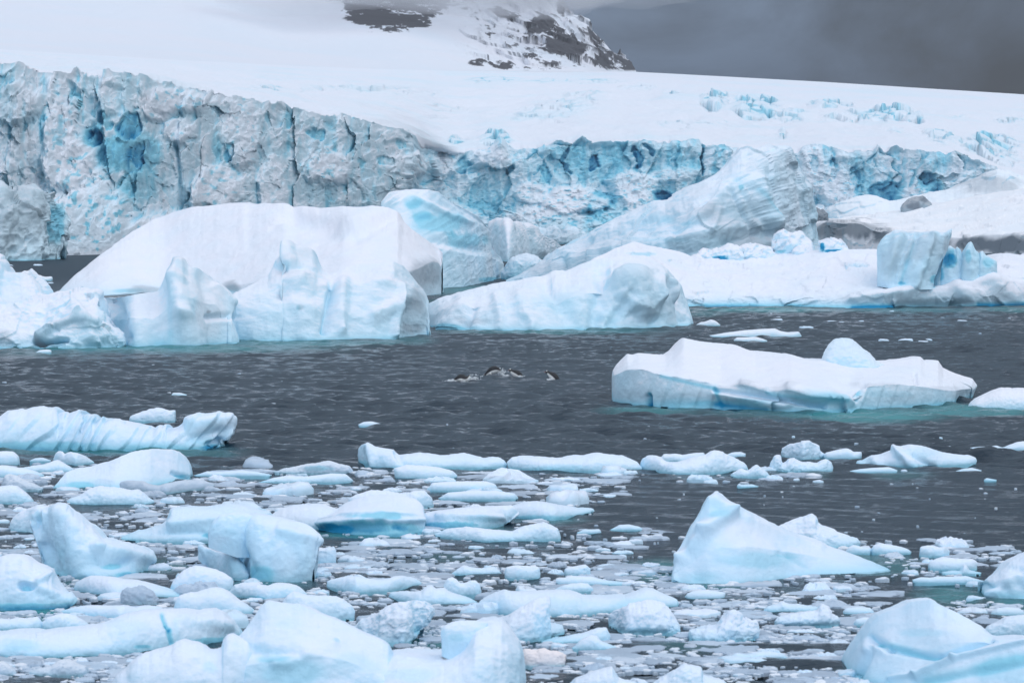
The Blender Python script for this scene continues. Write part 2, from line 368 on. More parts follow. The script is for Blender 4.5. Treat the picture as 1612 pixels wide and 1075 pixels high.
    for ci, fl_ in ((0, False), (nc - 1, True)):
        cen = G2[:, ci].mean(0); v0 = nR * nc + len(capv); capv += [G2[r, ci] for r in range(nR)] + [cen]; capA += [A[r, ci] for r in range(nR)] + [A[nf // 2, ci]]
        pts_ = G2[:, ci]; nx_ = np.cross(pts_ - cen, np.roll(pts_, -1, 0) - cen)[:, 0].sum()
        fw = (nx_ > 0) == fl_
        for r in range(nR):
            a_, b_ = v0 + r, v0 + (r + 1) % nR
            capf.append((a_, b_, v0 + nR) if fw else (b_, a_, v0 + nR))
    G2c = np.concatenate([G2.reshape(-1, 3), capv]); Ac = np.concatenate([A.reshape(-1, 3), capA]); q = np.concatenate([tri, np.array(capf)])
    org = (float(G2[1, :, 0].mean()), float(G2[..., 1].mean()), 0.0 if lift is None else float(zb.min()))
    if mat is None: mat = M_NEAR if dmean < 95 else M_BERG
    o = to_mesh(name, G2c, q, mat, Ac, parent, org)
    if parent is None: tag(o, label, cat, group)
    elif label: o['label'] = label
    if lift is None and parent is None: BASES.append((base, W, Hpx))
    return o
# ------------------------------------------------------------------ haze material + glacier, snowfield, mountain
def region(px, py, wrp, lst):
    r = np.zeros(px.shape)
    for (cx, cy, rx, ry, s) in lst:
        r = np.maximum(r, s * sstep(1.15, .6, np.hypot((px - cx) / rx, (py - cy) / ry) + .35 * wrp))
    return r
RIM = [(-260, 60), (-100, 80), (0, 97), (30, 100), (50, 107), (66, 110), (80, 114), (100, 116), (112, 118), (118, 107), (123, 107), (129, 118), (150, 122), (163, 120), (165, 110), (200, 113), (230, 122), (255, 131), (290, 137), (328, 144), (368, 151), (419, 161), (445, 160), (455, 170), (486, 177),
       (540, 182), (556, 184), (593, 197), (625, 204), (643, 205), (655, 215), (664, 234), (672, 232), (685, 238), (715, 244), (735, 238), (745, 236), (765, 234), (778, 226), (790, 214), (800, 230), (822, 234), (850, 233), (872, 222), (886, 218), (900, 226), (915, 216), (930, 223), (1000, 222), (1050, 223), (1072, 224), (1098, 219), (1104, 228), (1116, 228), (1159, 231),
       (1200, 236), (1256, 240), (1262, 230), (1285, 227), (1306, 231), (1333, 238), (1373, 238), (1380, 230), (1392, 238), (1407, 231), (1440, 238), (1501, 240), (1541, 252), (1574, 267), (1612, 281), (1700, 300), (1850, 310)]
RIMD = [(-260, 470), (0, 505), (200, 545), (400, 620), (560, 690), (640, 740), (655, 770), (668, 900), (690, 990), (750, 1000), (1100, 1010), (1300, 1000), (1600, 960), (1850, 930)]
def glacier():
    nc, nr = 1500, 250
    x = np.linspace(-240, 1830, nc); t = np.linspace(0, 1, nr)
    D = fp(RIMD, x); yr = fp(RIM, x) + 2.2 * fbm(np.stack([x / 9, x * 0, x * 0], -1), 3, 3)
    zr = at(x, yr, D)[:, 2]
    P = np.empty((nr, nc, 3)); X = np.broadcast_to(x, (nr, nc)); T = np.broadcast_to(t[:, None], (nr, nc))
    lean = 9.0
    zz = zr * T; YY = D - lean + lean * T ** 1.4
    P[..., 1] = YY; P[..., 2] = zz; P[..., 0] = (X - 806) / F_PX * YY
    px, py = to_px(P)
    Q = P.copy(); Q[..., 0] = X * .14                      # metres along the front, roughly
    Q[..., 1] = 0
    w = fbm(Q / 14, 4, 11)
    wr2 = fbm(Q / 4, 4, 12)
    talus = region(px, py, wr2, [(150, 365, 85, 100, 1), (60, 395, 120, 22, .8), (115, 260, 40, 60, .9), (100, 190, 30, 60, .7), (260, 370, 70, 40, 1), (350, 300, 45, 45, .9), (380, 210, 30, 70, .8), (520, 265, 38, 30, .9), (270, 160, 60, 22, .9), (285, 205, 30, 22, .8), (245, 175, 30, 18, .8),
                                 (430, 300, 26, 60, .5), (640, 260, 40, 20, .5), (900, 318, 60, 26, 1), (880, 356, 110, 40, .85), (700, 356, 70, 36, .7), (1010, 350, 70, 44, .8), (1330, 345, 120, 30, .7), (560, 380, 120, 26, .6), (840, 305, 30, 18, .8), (1000, 300, 40, 40, .8), (1060, 275, 50, 14, .5), (770, 245, 40, 22, .8), (700, 260, 22, 20, .6), (1320, 300, 40, 40, .8), (1280, 270, 25, 50, .7), (1440, 310, 30, 20, .8), (1500, 275, 26, 20, .4), (690, 330, 50, 15, .6)])
    # fractured blocks, flutes, small rubble
    warp = .35 * fbm(Q / 9, 3, 5)[..., None]
    F1, F2, i1, t1 = worley(Q / np.array([6.5, 8., 17.]) + warp, 21)
    f1, f2, i2, t2 = worley(Q / np.array([3.0, 3., 4.6]) + warp * 2, 31)
    g1, g2, i3, t3 = worley(Q / np.array([1.3, 1.3, 1.5]) + warp * 3, 41)
    flute = ridged(Q / np.array([3.2, 1, 26.]), 4, 51)
    rid2 = ridged(Q / np.array([7., 1, 9.]) + warp, 5, 55)
    Rq = np.stack([Q[..., 0] * .85 + Q[..., 2] * .5, Q[..., 1], Q[..., 2] * .85 - Q[..., 0] * .5], -1); led = ridged(Rq / np.array([17., 1, 6.5]) + .6 * warp, 4, 57)
    big = fbm(Q / np.array([22, 20, 30.]), 3, 61)
    steep = 1 - talus
    out_ = 3.6 * big + steep * (4.2 * (t1 - .5) + .85 * (t2 - .5) + 2.2 * (flute - .5) + 1.6 * (rid2 - .5) + 2.4 * (led - .45)) + .26 * (t3 - .5) + .42 * fbm(Q / .75, 4, 72) + .75 * fbm(Q / np.array([1.7, 1, 3.0]), 5, 71) + talus * (1.1 * fbm(Q / 3.5, 5, 81) + .55 * (t3 - .5) + .5 * (t2 - .5) + 12 * (1 - T) ** 1.2)
    crack = np.clip(1 - (F2 - F1) / .07, 0, 1) * steep * sstep(.25, .5, w + .3 * wr2) * .6
    out_ -= 1.3 * crack
    caves = [(205, 198, 22, 17, 4.5), (152, 216, 20, 16, 3.5), (175, 190, 14, 14, 3), (218, 240, 13, 24, 2.5), (300, 182, 18, 26, 3.), (226, 188, 16, 16, 2), (358, 240, 11, 11, 5), (497, 208, 16, 9, 4), (452, 178, 9, 26, 4), (632, 222, 13, 13, 3), (730, 262, 12, 16, 3), (575, 260, 14, 11, 2), (610, 255, 10, 10, 3),
             (809, 268, 4, 10, 5), (945, 330, 32, 34, 4), (935, 258, 10, 9, 5), (1003, 248, 7, 24, 5), (1040, 303, 22, 14, 5), (1395, 302, 26, 20, 4), (1112, 250, 3, 26, 5), (893, 250, 5, 26, 3), (1350, 280, 7, 24, 3), (1460, 290, 18, 18, 3), (860, 270, 8, 20, 3), (1020, 240, 6, 14, 4), (760, 320, 30, 10, 1.2), (880, 350, 40, 10, 1.2),
             (75, 190, 6, 30, 3), (20, 205, 5, 20, 2), (1310, 262, 8, 20, 3), (1280, 255, 6, 16, 3), (1200, 250, 8, 16, 2)]
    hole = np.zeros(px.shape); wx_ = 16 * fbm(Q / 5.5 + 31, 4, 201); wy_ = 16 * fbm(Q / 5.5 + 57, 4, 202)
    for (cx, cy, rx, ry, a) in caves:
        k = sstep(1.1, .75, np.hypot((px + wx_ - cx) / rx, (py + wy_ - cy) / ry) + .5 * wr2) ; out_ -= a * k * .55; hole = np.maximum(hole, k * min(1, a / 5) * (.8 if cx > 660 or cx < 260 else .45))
    for (cx, cy, rx, ry, a) in [(30, 165, 45, 32, 3.5), (310, 230, 26, 110, 5.0), (60, 230, 40, 90, 3), (560, 250, 90, 70, 2), (290, 160, 45, 25, 2), (430, 200, 22, 50, 2), (1440, 270, 30, 35, 2)]:
        out_ += a * sstep(1.2, .7, np.hypot((px - cx) / rx, (py - cy) / ry) + .25 * w)
    # talus runs out at the foot
    foot = sstep(.55, 0, T) * talus; out_ += 7 * foot
    fade = sstep(1.0, .93, T) * .85 + .15
    out_ = out_ * fade
    dz = .8 * (t2 - .5) * sstep(.4, .9, T) * steep + .5 * (t3 - .5)
    nx = -np.gradient(D, x) * 0
    out_ = np.where(out_ > 8, 8 + 11 * np.tanh((out_ - 8) / 11), out_)
    P2 = P.copy(); P2[..., 1] -= out_; P2[..., 0] += .35 * (t2 - .5) * steep + np.where((px > 640) & (px < 700), out_ * .5, 0); P2[..., 2] += dz * np.minimum(1, T * 6)
    P2[0, :, 2] = -1.5
    Nn = grid_normals(P2)
    if Nn[nr // 2, nc // 2, 1] > 0: Nn = -Nn
    nzv = smooth_rows(smooth_rows(Nn[..., 2], 1, 0), 1, 1)
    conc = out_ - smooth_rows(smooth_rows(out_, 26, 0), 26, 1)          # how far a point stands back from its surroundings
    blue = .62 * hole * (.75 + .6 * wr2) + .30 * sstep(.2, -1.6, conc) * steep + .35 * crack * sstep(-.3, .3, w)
    blue += region(px, py, wr2, [(205, 235, 55, 42, .50), (150, 215, 25, 22, .38), (225, 290, 40, 40, .3), (945, 335, 45, 40, .25), (1040, 305, 26, 18, .3), (1000, 260, 120, 36, .22), (760, 320, 70, 25, .22), (1395, 305, 32, 24, .3), (355, 240, 26, 30, .25), (1350, 280, 30, 40, .2), (900, 355, 90, 22, .3), (870, 265, 45, 30, .18), (1460, 295, 25, 24, .2), (880, 240, 60, 12, .2)]) * (.7 + .6 * w)
    blue *= (1 - .6 * talus); blue += talus * (.03 + .34 * sstep(.12, .5, fbm(Q / np.array([1.1, 1, .8]), 4, 91) + .3 * w)); blue += .10 * talus * region(px, py, wr2, [(190, 330, 60, 60, 1), (150, 370, 60, 30, 1)])
    far = sstep(660, 700, px); blue += (.05 + far * .07) * steep + .13 * sstep(.0, .6, fbm(Q / np.array([9, 9, 14.]), 4, 97)) * steep
    streaks = fbm(Q / np.array([2.6, 1, 30.]), 4, 203); blue = blue + .10 * sstep(.05, .45, streaks) * steep
    dirtv = .40 * sstep(.0, .5, -streaks) * steep + .30 * sstep(-.1, .5, fbm(Q / np.array([5., 5, 9.]), 4, 95)) * steep * .5
    vs_ = .55 + .9 * sstep(-.4, .5, fbm(Q / np.array([.9, 1, 12.]), 3, 207))
    dirtv += vs_ * region(px, py, w, [(30, 165, 55, 40, 1.0), (40, 240, 50, 75, .85), (60, 130, 60, 25, .35), (310, 210, 34, 95, .95), (250, 300, 40, 60, .5), (300, 300, 50, 40, .7), (560, 290, 100, 60, .40), (400, 165, 60, 18, .6), (20, 340, 50, 50, .6), (1490, 270, 70, 50, .42), (1560, 270, 60, 30, .45), (1330, 250, 60, 30, .2), (590, 215, 80, 30, .2), (180, 130, 30, 20, .2)]) * (.75 + .5 * wr2)
    rimb = np.exp(-((py - fp(RIM, px)) / 7) ** 2); dirtv += rimb * .55 * sstep(-.2, .4, w + .3 * wr2) * (1 - .6 * talus)
    dirtv *= .72 * (1 - .85 * talus) * (1 - .7 * sstep(.45, .8, nzv)); dirtv = dirtv + .10 * sstep(.4, .25, flute) * steep * sstep(-.4, .4, w)
    fine = fbm(Q / np.array([1.1, 1, 2.6]), 4, 205); bare = (1 - sstep(-.15, .40, nzv + .3 * wr2 + .25 * w + .35 * fine)) * (1. - .85 * talus)
    blue = blue + .16 * sstep(.10, .5, -fine) * steep
    dirtv *= .55
    A = np.stack([np.clip(blue, 0, 1), np.clip(dirtv, 0, .9), np.clip(bare, 0, 1)], -1)
    # top sheet joins on behind the rim
    K = 60
    back = np.empty((K, nc, 3)); bl = P2[-1]
    o = to_mesh('glacier_cliff', P2, grid_faces(nr, nc), M_GLAC, A)
    tag(o, kind='structure'); return P2[-1]
rim = glacier()

def FARD(x): return gsm(fp([(-3000, 1250), (0, 1300), (350, 1400), (650, 1750), (850, 2200), (1000, 2450), (3000, 2500)], x), 30) if np.ndim(x) == 1 else fp([(-3000, 1250), (0, 1300), (350, 1400), (650, 1750), (850, 2200), (1000, 2450), (3000, 2500)], x)
def snowfield(rim):
    nc = rim.shape[0]; x = np.linspace(-240, 1830, nc)
    yr = to_px(rim)[1]
    far_y = [(-240, 60), (0, 78), (300, 96), (500, 106), (700, 112), (850, 113), (1000, 113.5), (1060, 116.5), (1300, 129.5), (1450, 139), (1612, 149), (1830, 164)]
    far_d = FARD(x)
    nr = 330
    t = np.linspace(0, 1, nr)
    yf = fp(far_y, x); T = np.broadcast_to(t[:, None], (nr, nc)); X = np.broadcast_to(x, (nr, nc))
    ys_ = gsm(yr, 22); ds_ = gsm(rim[:, 1], 22); kb = np.exp(-T / .018)
    d0 = ds_
    Yp = ys_ + (yf - ys_) * T + (yr - ys_) * kb
    Dd = d0 + (far_d - d0) * (T ** 1.35 * .8 + T * .2)
    Dd = Dd + (rim[:, 1] - ds_) * kb
    P = at(X, Yp, Dd); P[0] = rim
    Q = np.stack([X * .2, T * 60, X * 0], -1)               # along the slope
    w = fbm(Q / np.array([26, 9., 1]), 4, 101); w2 = fbm(Q / np.array([7, 2.4, 1]), 4, 102)
    px, py = X, Yp
    cr = region(px, py, w2, [(780, 126, 50, 6, .7), (900, 128, 90, 5, .45), (1005, 137, 30, 4, .5), (880, 172, 60, 9, .4), (850, 182, 60, 8, .3), (1125, 162, 25, 16, .9), (1190, 170, 42, 20, 1), (1250, 182, 40, 10, .5), (1310, 166, 40, 9, .9), (1350, 186, 60, 8, .5), (1400, 182, 42, 12, .9), (1440, 190, 16, 9, .9),
                                 (1232, 212, 8, 6, .8), (1410, 208, 14, 5, .7), (1475, 212, 22, 8, .7), (1560, 228, 50, 18, .95), (1500, 224, 40, 8, .6), (1585, 250, 20, 10, .6), (1510, 186, 14, 4, .6), (1590, 192, 30, 4, .5), (780, 222, 30, 9, .9), (720, 226, 18, 5, .7), (420, 140, 30, 5, .5), (600, 142, 50, 3, .5), (520, 140, 60, 3, .3), (650, 150, 50, 4, .3), (920, 155, 40, 8, .3), (1100, 195, 80, 6, .3), (60, 62, 60, 5, .2), (400, 92, 40, 4, .4), (1060, 150, 22, 5, .6), (700, 170, 40, 6, .25), (690, 185, 30, 5, .2)])
    cells, c2, ci, ct = worley(Q / np.array([5.5, 2.2, 1.]) + .5 * w2[..., None], 111)
    gap = np.clip(1 - (c2 - cells) / .16, 0, 1)
    px_m = Dd / F_PX
    inner = sstep(0, .04, T) * sstep(1, .62, T)
    cr = np.clip(cr * 1.35, 0, 1.2)
    dz = inner * (1.1 * w + .5 * w2) * px_m * 8 + cr * (ct - .5) * px_m * 16 + cr * px_m * 4 * w2 - cr * gap * px_m * 3
    # gentle terraces across the slope
    dz += inner * px_m * 3.0 * np.abs(fbm(Q / np.array([45, 4., 1]), 4, 120)) * 2.4
    P[..., 2] += dz * inner
    Nn = grid_normals(P)
    if Nn[nr // 2, nc // 2, 2] < 0: Nn = -Nn
    nearrim = np.exp(-(T * 40) ** 2) * sstep(-.2, .3, w)
    slope_ = np.gradient(dz / px_m, axis=0)
    blue = cr * (.38 * sstep(.2, 1.0, gap) * sstep(-.3, .3, w2) + .42 * sstep(.25, 1.0, -slope_) + .08)
    dirtv = .25 * cr * sstep(.6, 1, gap) + .12 * nearrim
    bare = .16 * sstep(0, .5, w2) + .3 * sstep(.05, .45, fbm(Q / np.array([30, 2.5, 1]), 4, 121)) + .6 * cr * sstep(.0, .6, -slope_) + .1 * sstep(.1, .5, w)
    A = np.stack([np.clip(blue, 0, 1), np.clip(dirtv, 0, 1), np.clip(bare, 0, 1)], -1)
    o = to_mesh('snowfield', P, grid_faces(nr, nc), M_GLAC, A); tag(o, kind='structure')
    return x, yf, P[-1]
sx, syf, slast = snowfield(rim)

def mountain():
    """the peak behind the snowfield and the upper slope to its left"""
    nc, nr = 900, 260
    x0, x1 = -700, 1003
    u = np.linspace(0, 1, nc)
    xs = x0 + (x1 - x0) * (1 - (1 - u) ** 1.3)
    edge = [(-140, 800), (-60, 845), (-20, 872), (0, 882), (20, 898), (33, 928), (50, 940), (67, 951), (78, 965), (84, 985), (97, 993), (112, 1001), (200, 1040)]
    t = np.linspace(0, 1, nr); T = np.broadcast_to(t[:, None], (nr, nc))
    yb_ = np.interp(xs, sx, syf)
    yt_ = -140.
    Yp = yb_ + (yt_ - yb_) * T
    xr = fp(edge, Yp)                                      # right-hand silhouette at each height
    X = x0 + (xr - x0) * (1 - (1 - u) ** 1.3)
    D = np.broadcast_to(FARD(X[0])[None], X.shape) + .5 + (900 + 700 * sstep(760, 420, X)) * T ** (.85 - .2 * sstep(760, 420, X)) + 500 * sstep(.90, 1.0, u)[None] * 1.0
    P = at(X, Yp, D)
    Q = P / 60.
    px, py = to_px(P)
    w = fbm(Q * np.array([1, .3, 1.]), 5, 131); w2 = fbm(Q * np.array([4, 1.2, 4.]), 4, 132)
    craggy = sstep(700, 800, px + 25 * w)
    rg = ridged(Q * np.array([2.2, .8, 2.2]), 5, 140)
    F1, F2, ci, ct = worley(Q * np.array([3.0, .8, 3.4]) + .4 * w2[..., None], 150)
    disp = craggy * (26 * (rg - .5) + 14 * (ct - .5) + 8 * w2) + 12 * w
    disp *= sstep(0.0, .16, T)
    P[..., 1] -= disp; P[..., 2] += (craggy * 5 * (ct - .5) + 3 * craggy * w2) * sstep(0, .08, T)
    px2, py2 = to_px(P)
    rock = region(px, py, w2, [(612, 18, 82, 36, 1.0), (660, 0, 60, 30, .9), (560, 10, 26, 22, .7), (850, 40, 28, 16, 1.0), (892, 73, 40, 18, 1.0), (940, 50, 16, 26, .9), (966, 94, 34, 19, 1.0), (988, 104, 14, 16, 1), (793, 99, 24, 12, .9), (822, 90, 12, 9, .8), (888, 10, 14, 18, .8), (838, 88, 10, 6, .8), (772, 45, 12, 22, .5), (905, 92, 20, 6, .8), (800, 20, 30, 20, .55), (730, 10, 40, 20, .4), (860, 105, 60, 5, .5), (915, 100, 40, 7, .6), (860, 70, 60, 40, .35), (920, 20, 20, 12, .6), (760, 100, 30, 6, .45), (947, 75, 16, 16, .6)])
    w3 = fbm(Q * np.array([15, 4, 19.]), 4, 133); th = rock + .6 * w3 + .8 * w2 + .6 * (ct - .5) + .25 * (rg - .5)
    rk = sstep(.46, .60, th) * sstep(0.12, .3, rock)
    rk = np.maximum(rk, sstep(.62, .7, w2 + .4 * (ct - .5) + .25) * sstep(740, 800, px) * sstep(120, 108, py) * .9)
    rk = rk * sstep(.0, .015, T); A = np.stack([0 * rk, rk, .08 + 0 * rk], -1)
    o = to_mesh('mountain', P, grid_faces(nr, nc), M_MTN, A); tag(o, kind='structure')
M_MTN = ice_material('mountain_snow_and_rock', (.76, .77, .82), PALE, MID, DEEP, (.045, .044, .050), .05, 2.0)
mountain()

# low cloud that hides the top of the peak
def cloud(name, c, r, dens, seed, label=None):
    bpy_me = bpy.data.meshes.new(name)
    import bmesh
    bm = bmesh.new(); bmesh.ops.create_icosphere(bm, subdivisions=5, radius=1)
    V = np.array([v.co[:] for v in bm.verts]); n = fbm(V * 1.4 + seed, 4, seed) * .5
    for v, k in zip(bm.verts, n): v.co = Vector((v.co.x * r[0], v.co.y * r[1], v.co.z * r[2])) * (1 + float(k))
    bm.to_mesh(bpy_me); bm.free()
    m = bpy.data.materials.new(name + '_vapour'); m.use_nodes = True; t = m.node_tree; t.nodes.clear()
    o_ = N('ShaderNodeOutputMaterial', t.nodes); v = N('ShaderNodeVolumePrincipled', t.nodes)
    v.inputs['Color'].default_value = (.90, .91, .95, 1); v.inputs['Density'].default_value = dens; v.inputs['Anisotropy'].default_value = .2
    t.links.new(v.outputs[0], o_.inputs['Volume'])
    bpy_me.materials.append(m)
    o = bpy.data.objects.new(name, bpy_me); COL.objects.link(o); o.location = c; tag(o, kind='stuff'); return o

cloud('low_cloud', (-57, 2410, 214), (150, 130, 38), .0065, 4)
cloud('low_cloud', (22, 2620, 236), (95, 130, 38), .0062, 14)
cloud('low_cloud', (-115, 2250, 200), (115, 120, 34), .0065, 23)
cloud('low_cloud', (75, 2900, 262), (120, 90, 50), .0035, 9)
# ------------------------------------------------------------------ far shore at the right
def far_things():
    berg('snow_hill', None, None, [(1283, 352), (1300, 346), (1340, 342), (1420, 332), (1467, 323), (1524, 313), (1595, 300), (1680, 290), (1800, 300), (1900, 360)],
         [(1286, 394), (1384, 396), (1500, 398), (1551, 399), (1612, 400), (1700, 402), (1850, 402)], depth=120,
         lines=[([(1286, 349), (1357, 351), (1373, 362), (1400, 367), (1497, 374), (1531, 374), (1574, 369), (1612, 371), (1750, 374), (1900, 378)], .03)], rough=.05, ridge=.2, seed=301, sm=0, slope=(.02, .12),
         dirt=[(1330, 362, 70, 17, .75), (1390, 372, 30, 14, .8), (1540, 386, 70, 15, 1.0), (1640, 386, 90, 16, 1.0), (1750, 388, 100, 20, 1.)], mat=M_FAR, blocks=.5, res=.9, wash=.0)
    tag(bpy.data.objects['snow_hill'], kind='structure')
    berg('iceberg', 'low white berg with a dusky grey right shoulder, behind the boulder on the snow hill', 'iceberg',
         [(1296, 336), (1305, 326), (1327, 318), (1350, 309), (1370, 307), (1386, 312), (1400, 318), (1420, 314), (1464, 303), (1501, 297), (1514, 290), (1545, 277), (1571, 266), (1590, 268), (1604, 276), (1625, 280), (1700, 300), (1760, 330)], 378, depth=60,
         rough=.35, seed=302, dirt=[(1560, 290, 60, 18, .38)], mat=M_FAR, blocks=.3, ice0=.1, blue0=.03)
    berg('boulder', 'rounded grey boulder on the crest of the far snow hill', 'boulder', [(1418, 330), (1420, 322), (1430, 313), (1442, 309), (1455, 311), (1464, 318), (1469, 326)], [(1418, 333), (1469, 330)], depth=6,
         lift=(surf_Y(bpy.data.objects['snow_hill'], 1440, 334) + 4,), rough=1.3, ridge=1.2, seed=303, dirt=[(1443, 320, 80, 40, .7), (1440, 325, 14, 8, .3), (1455, 315, 10, 6, .3)], mat=M_FAR, wash=0)
    berg('rock', 'small jagged dark rock beside the right edge of the peaked iceberg', 'rock', [(1280, 344), (1282, 328), (1287, 325), (1291, 331), (1296, 328), (1301, 334), (1304, 344)], [(1280, 346), (1304, 346)], depth=4,
         lift=(580,), rough=1.6, ridge=1.5, blocks=1, seed=304, dirt=[(1292, 336, 60, 40, .9)], res=2, mat=M_FAR, wash=0)
    berg('ice_buttress', 'blunt grey green block of dirty ice at the far left, below the glacier cliff', 'ice block',
         [(-80, 290), (-30, 297), (0, 295), (20, 303), (40, 299), (64, 299), (76, 306), (84, 320), (95, 324), (104, 330), (106, 345), (98, 362), (90, 385)], [(-80, 411), (0, 411), (60, 410), (92, 408)], depth=14,
         rough=1.1, ridge=1.2, seed=305, dirt=[(20, 340, 70, 60, .55)], blue=[(85, 350, 16, 40, .5)], mat=M_GLAC, blocks=1.2, slope=(.5, .9), ice0=.25)
M_FAR = ice_material('far_ice', (.88, .875, .90), PALE, MID, DEEP, (.19, .225, .26), .6, .10)
far_things()

def mid_bergs():
    b = 'iceberg'
    # ---- back row
    berg(b, 'huge smooth snow slab sloping down to the left, behind the left bergs', 'iceberg',
         [(92, 461), (94, 457), (117, 434), (161, 400), (208, 367), (241, 347), (275, 335), (301, 328), (385, 323), (396, 327), (449, 321), (462, 326), (476, 324), (502, 328), (540, 325), (560, 327), (585, 324), (613, 327), (626, 333), (633, 347), (646, 360), (670, 377), (690, 391), (697, 398), (697, 414), (688, 434), (676, 450), (670, 457)],
         [(94, 464), (160, 466), (245, 462), (400, 466), (560, 470), (650, 468), (694, 463)], depth=30,
         lines=[([(94, 461), (157, 465), (190, 459), (245, 452), (300, 452), (380, 448), (420, 440), (500, 440), (600, 430), (655, 426), (690, 404)], .04)], rough=.22, ridge=.35, seed=1, slope=(.1, .35), wash=.1,
         feats=[(470, 350, 520, 356, 22, -.8), (500, 340, 560, 350, 14, .5), (230, 400, 420, 330, 60, .5), (560, 372, 610, 345, 12, -.5)],
         dirt=[(672, 432, 30, 26, .75), (230, 458, 40, 6, .5), (366, 452, 16, 10, .8)], blue=[(366, 455, 12, 8, .3), (200, 459, 30, 4, .25)])  # right cliff is grey ice; dark of the gap painted along the waterline
    berg(b, 'wedge shaped berg with a broad smooth light blue face, behind the big snow slab', 'iceberg',
         [(600, 318), (613, 303), (640, 299), (672, 299), (690, 302), (703, 311), (717, 321), (754, 341), (770, 360), (776, 377), (774, 390), (786, 403), (791, 414), (792, 434)],
         [(602, 454), (672, 454), (700, 453), (730, 451), (757, 446), (792, 437)], depth=16, rough=.30, ridge=.3, seed=2, slope=(.2, .9), wash=.2,
         lines=[([(600, 440), (640, 428), (700, 424), (750, 420), (792, 430)], .12), ([(600, 400), (660, 385), (720, 398), (775, 404), (792, 415)], .22), ([(600, 325), (640, 318), (690, 335), (740, 360), (776, 385)], .8)],
         feats=[(640, 372, 760, 395, 7, -.35), (650, 315, 740, 350, 5, .3), (700, 310, 770, 358, 3, -.25)],
         blue=[(650, 318, 18, 12, .26), (690, 352, 52, 22, .36), (735, 378, 42, 14, .36), (665, 330, 30, 16, .25), (720, 402, 50, 10, .12), (770, 440, 20, 5, .4)], bands=(1.5, .55, .10), dirt=[(776, 412, 8, 16, .3)])
    berg(b, 'white rounded berg with a flat crest, between the light blue wedge and peaked bergs', 'iceberg',
         [(765, 368), (770, 349), (782, 344), (794, 345), (806, 349), (821, 350), (832, 352), (837, 358), (858, 373), (874, 379), (884, 388)], [(768, 410), (800, 412), (850, 408), (884, 400)], depth=20, rough=.45, seed=3, ridge=.6,
         feats=[(800, 350, 812, 400, 7, .5), (838, 360, 850, 395, 9, .6)], blue=[(782, 362, 9, 14, .2)], slope=(.15, .7))
    berg('ice_block', 'low tangle of blue grey blocks below the glacier, left of the peaked berg', 'ice block',
         [(836, 366), (846, 358), (862, 360), (875, 356), (884, 366), (892, 358), (908, 362), (922, 366), (926, 374)], 384, depth=14, rough=1.2, seed=4, ridge=1.2, blocks=1.4, dirt=[(880, 372, 40, 14, .35)], blue0=.14)
    berg('ice_block', 'small pale blue lump in the gap below the light blue wedge berg', 'ice block',
         [(788, 430), (800, 412), (812, 402), (830, 400), (846, 404), (856, 412), (866, 424)], 440, depth=5, rough=.8, seed=5, blue0=.10, blocks=.6)
    # ---- the big peak
    berg(b, 'tall peaked berg with a scraped grey blue left face, highest of the floating ice', 'iceberg',
         [(796, 441), (817, 432), (845, 416), (857, 409), (874, 396), (900, 382), (925, 370), (938, 360), (955, 351), (971, 344), (1000, 331), (1015, 324), (1028, 316), (1050, 316), (1062, 308), (1076, 299), (1100, 287), (1119, 277), (1135, 266), (1146, 257), (1159, 242), (1168, 234), (1176, 231), (1190, 234), (1205, 230), (1229, 231), (1246, 244), (1252, 257), (1260, 267), (1266, 288), (1273, 308), (1278, 322), (1284, 337), (1286, 360), (1290, 380), (1292, 420)],
         [(800, 448), (900, 450), (1000, 452), (1100, 454), (1200, 452), (1285, 446)], depth=20, rough=.42, ridge=1.1, seed=6, wash=.1, slope=(.2, .95), ice0=.12, blue0=.03,
         feats=[(1190, 285, 1228, 385, 9, .8), (1168, 300, 1215, 375, 4, -.3), (1150, 300, 1195, 370, 4, -.35), (1060, 380, 1210, 345, 10, .45), (1080, 400, 1215, 368, 8, -.35), (1130, 280, 1160, 300, 20, -.25), (1120, 320, 1180, 345, 24, -.45), (1085, 350, 1100, 320, 6, .25), (1120, 365, 1135, 330, 5, .25), (1040, 345, 1090, 325, 5, .25), (940, 375, 1060, 330, 10, .5), (1000, 360, 1100, 320, 8, -.45), (900, 405, 1040, 385, 12, .5), (1100, 345, 1150, 290, 9, .4), (1220, 250, 1250, 350, 14, .4), (1240, 260, 1270, 340, 9, -.3)],
         dirt=[(1150, 330, 60, 34, .40), (1140, 388, 95, 22, .40), (1185, 372, 40, 30, .3), (1080, 330, 60, 18, .14), (1100, 300, 40, 14, .18), (960, 395, 90, 26, .14), (880, 425, 70, 18, .30)],  # greyish scraped face, with its shade from the right-hand light painted in
         blue=[(1168, 293, 6, 6, .35), (1190, 300, 1225, 355, 3, .25), (1165, 330, 40, 20, .15), (1150, 388, 80, 18, .13), (1050, 345, 14, 5, .2), (1030, 380, 60, 5, .12), (1225, 290, 40, 60, .07), (1080, 352, 14, 4, .2)],
         snowy=[(1240, 330, 34, 90, .35), (1205, 260, 40, 20, .3)], bands=(.9, .30, .10), blocks=.4)  # right side painted whiter where the light reaches it
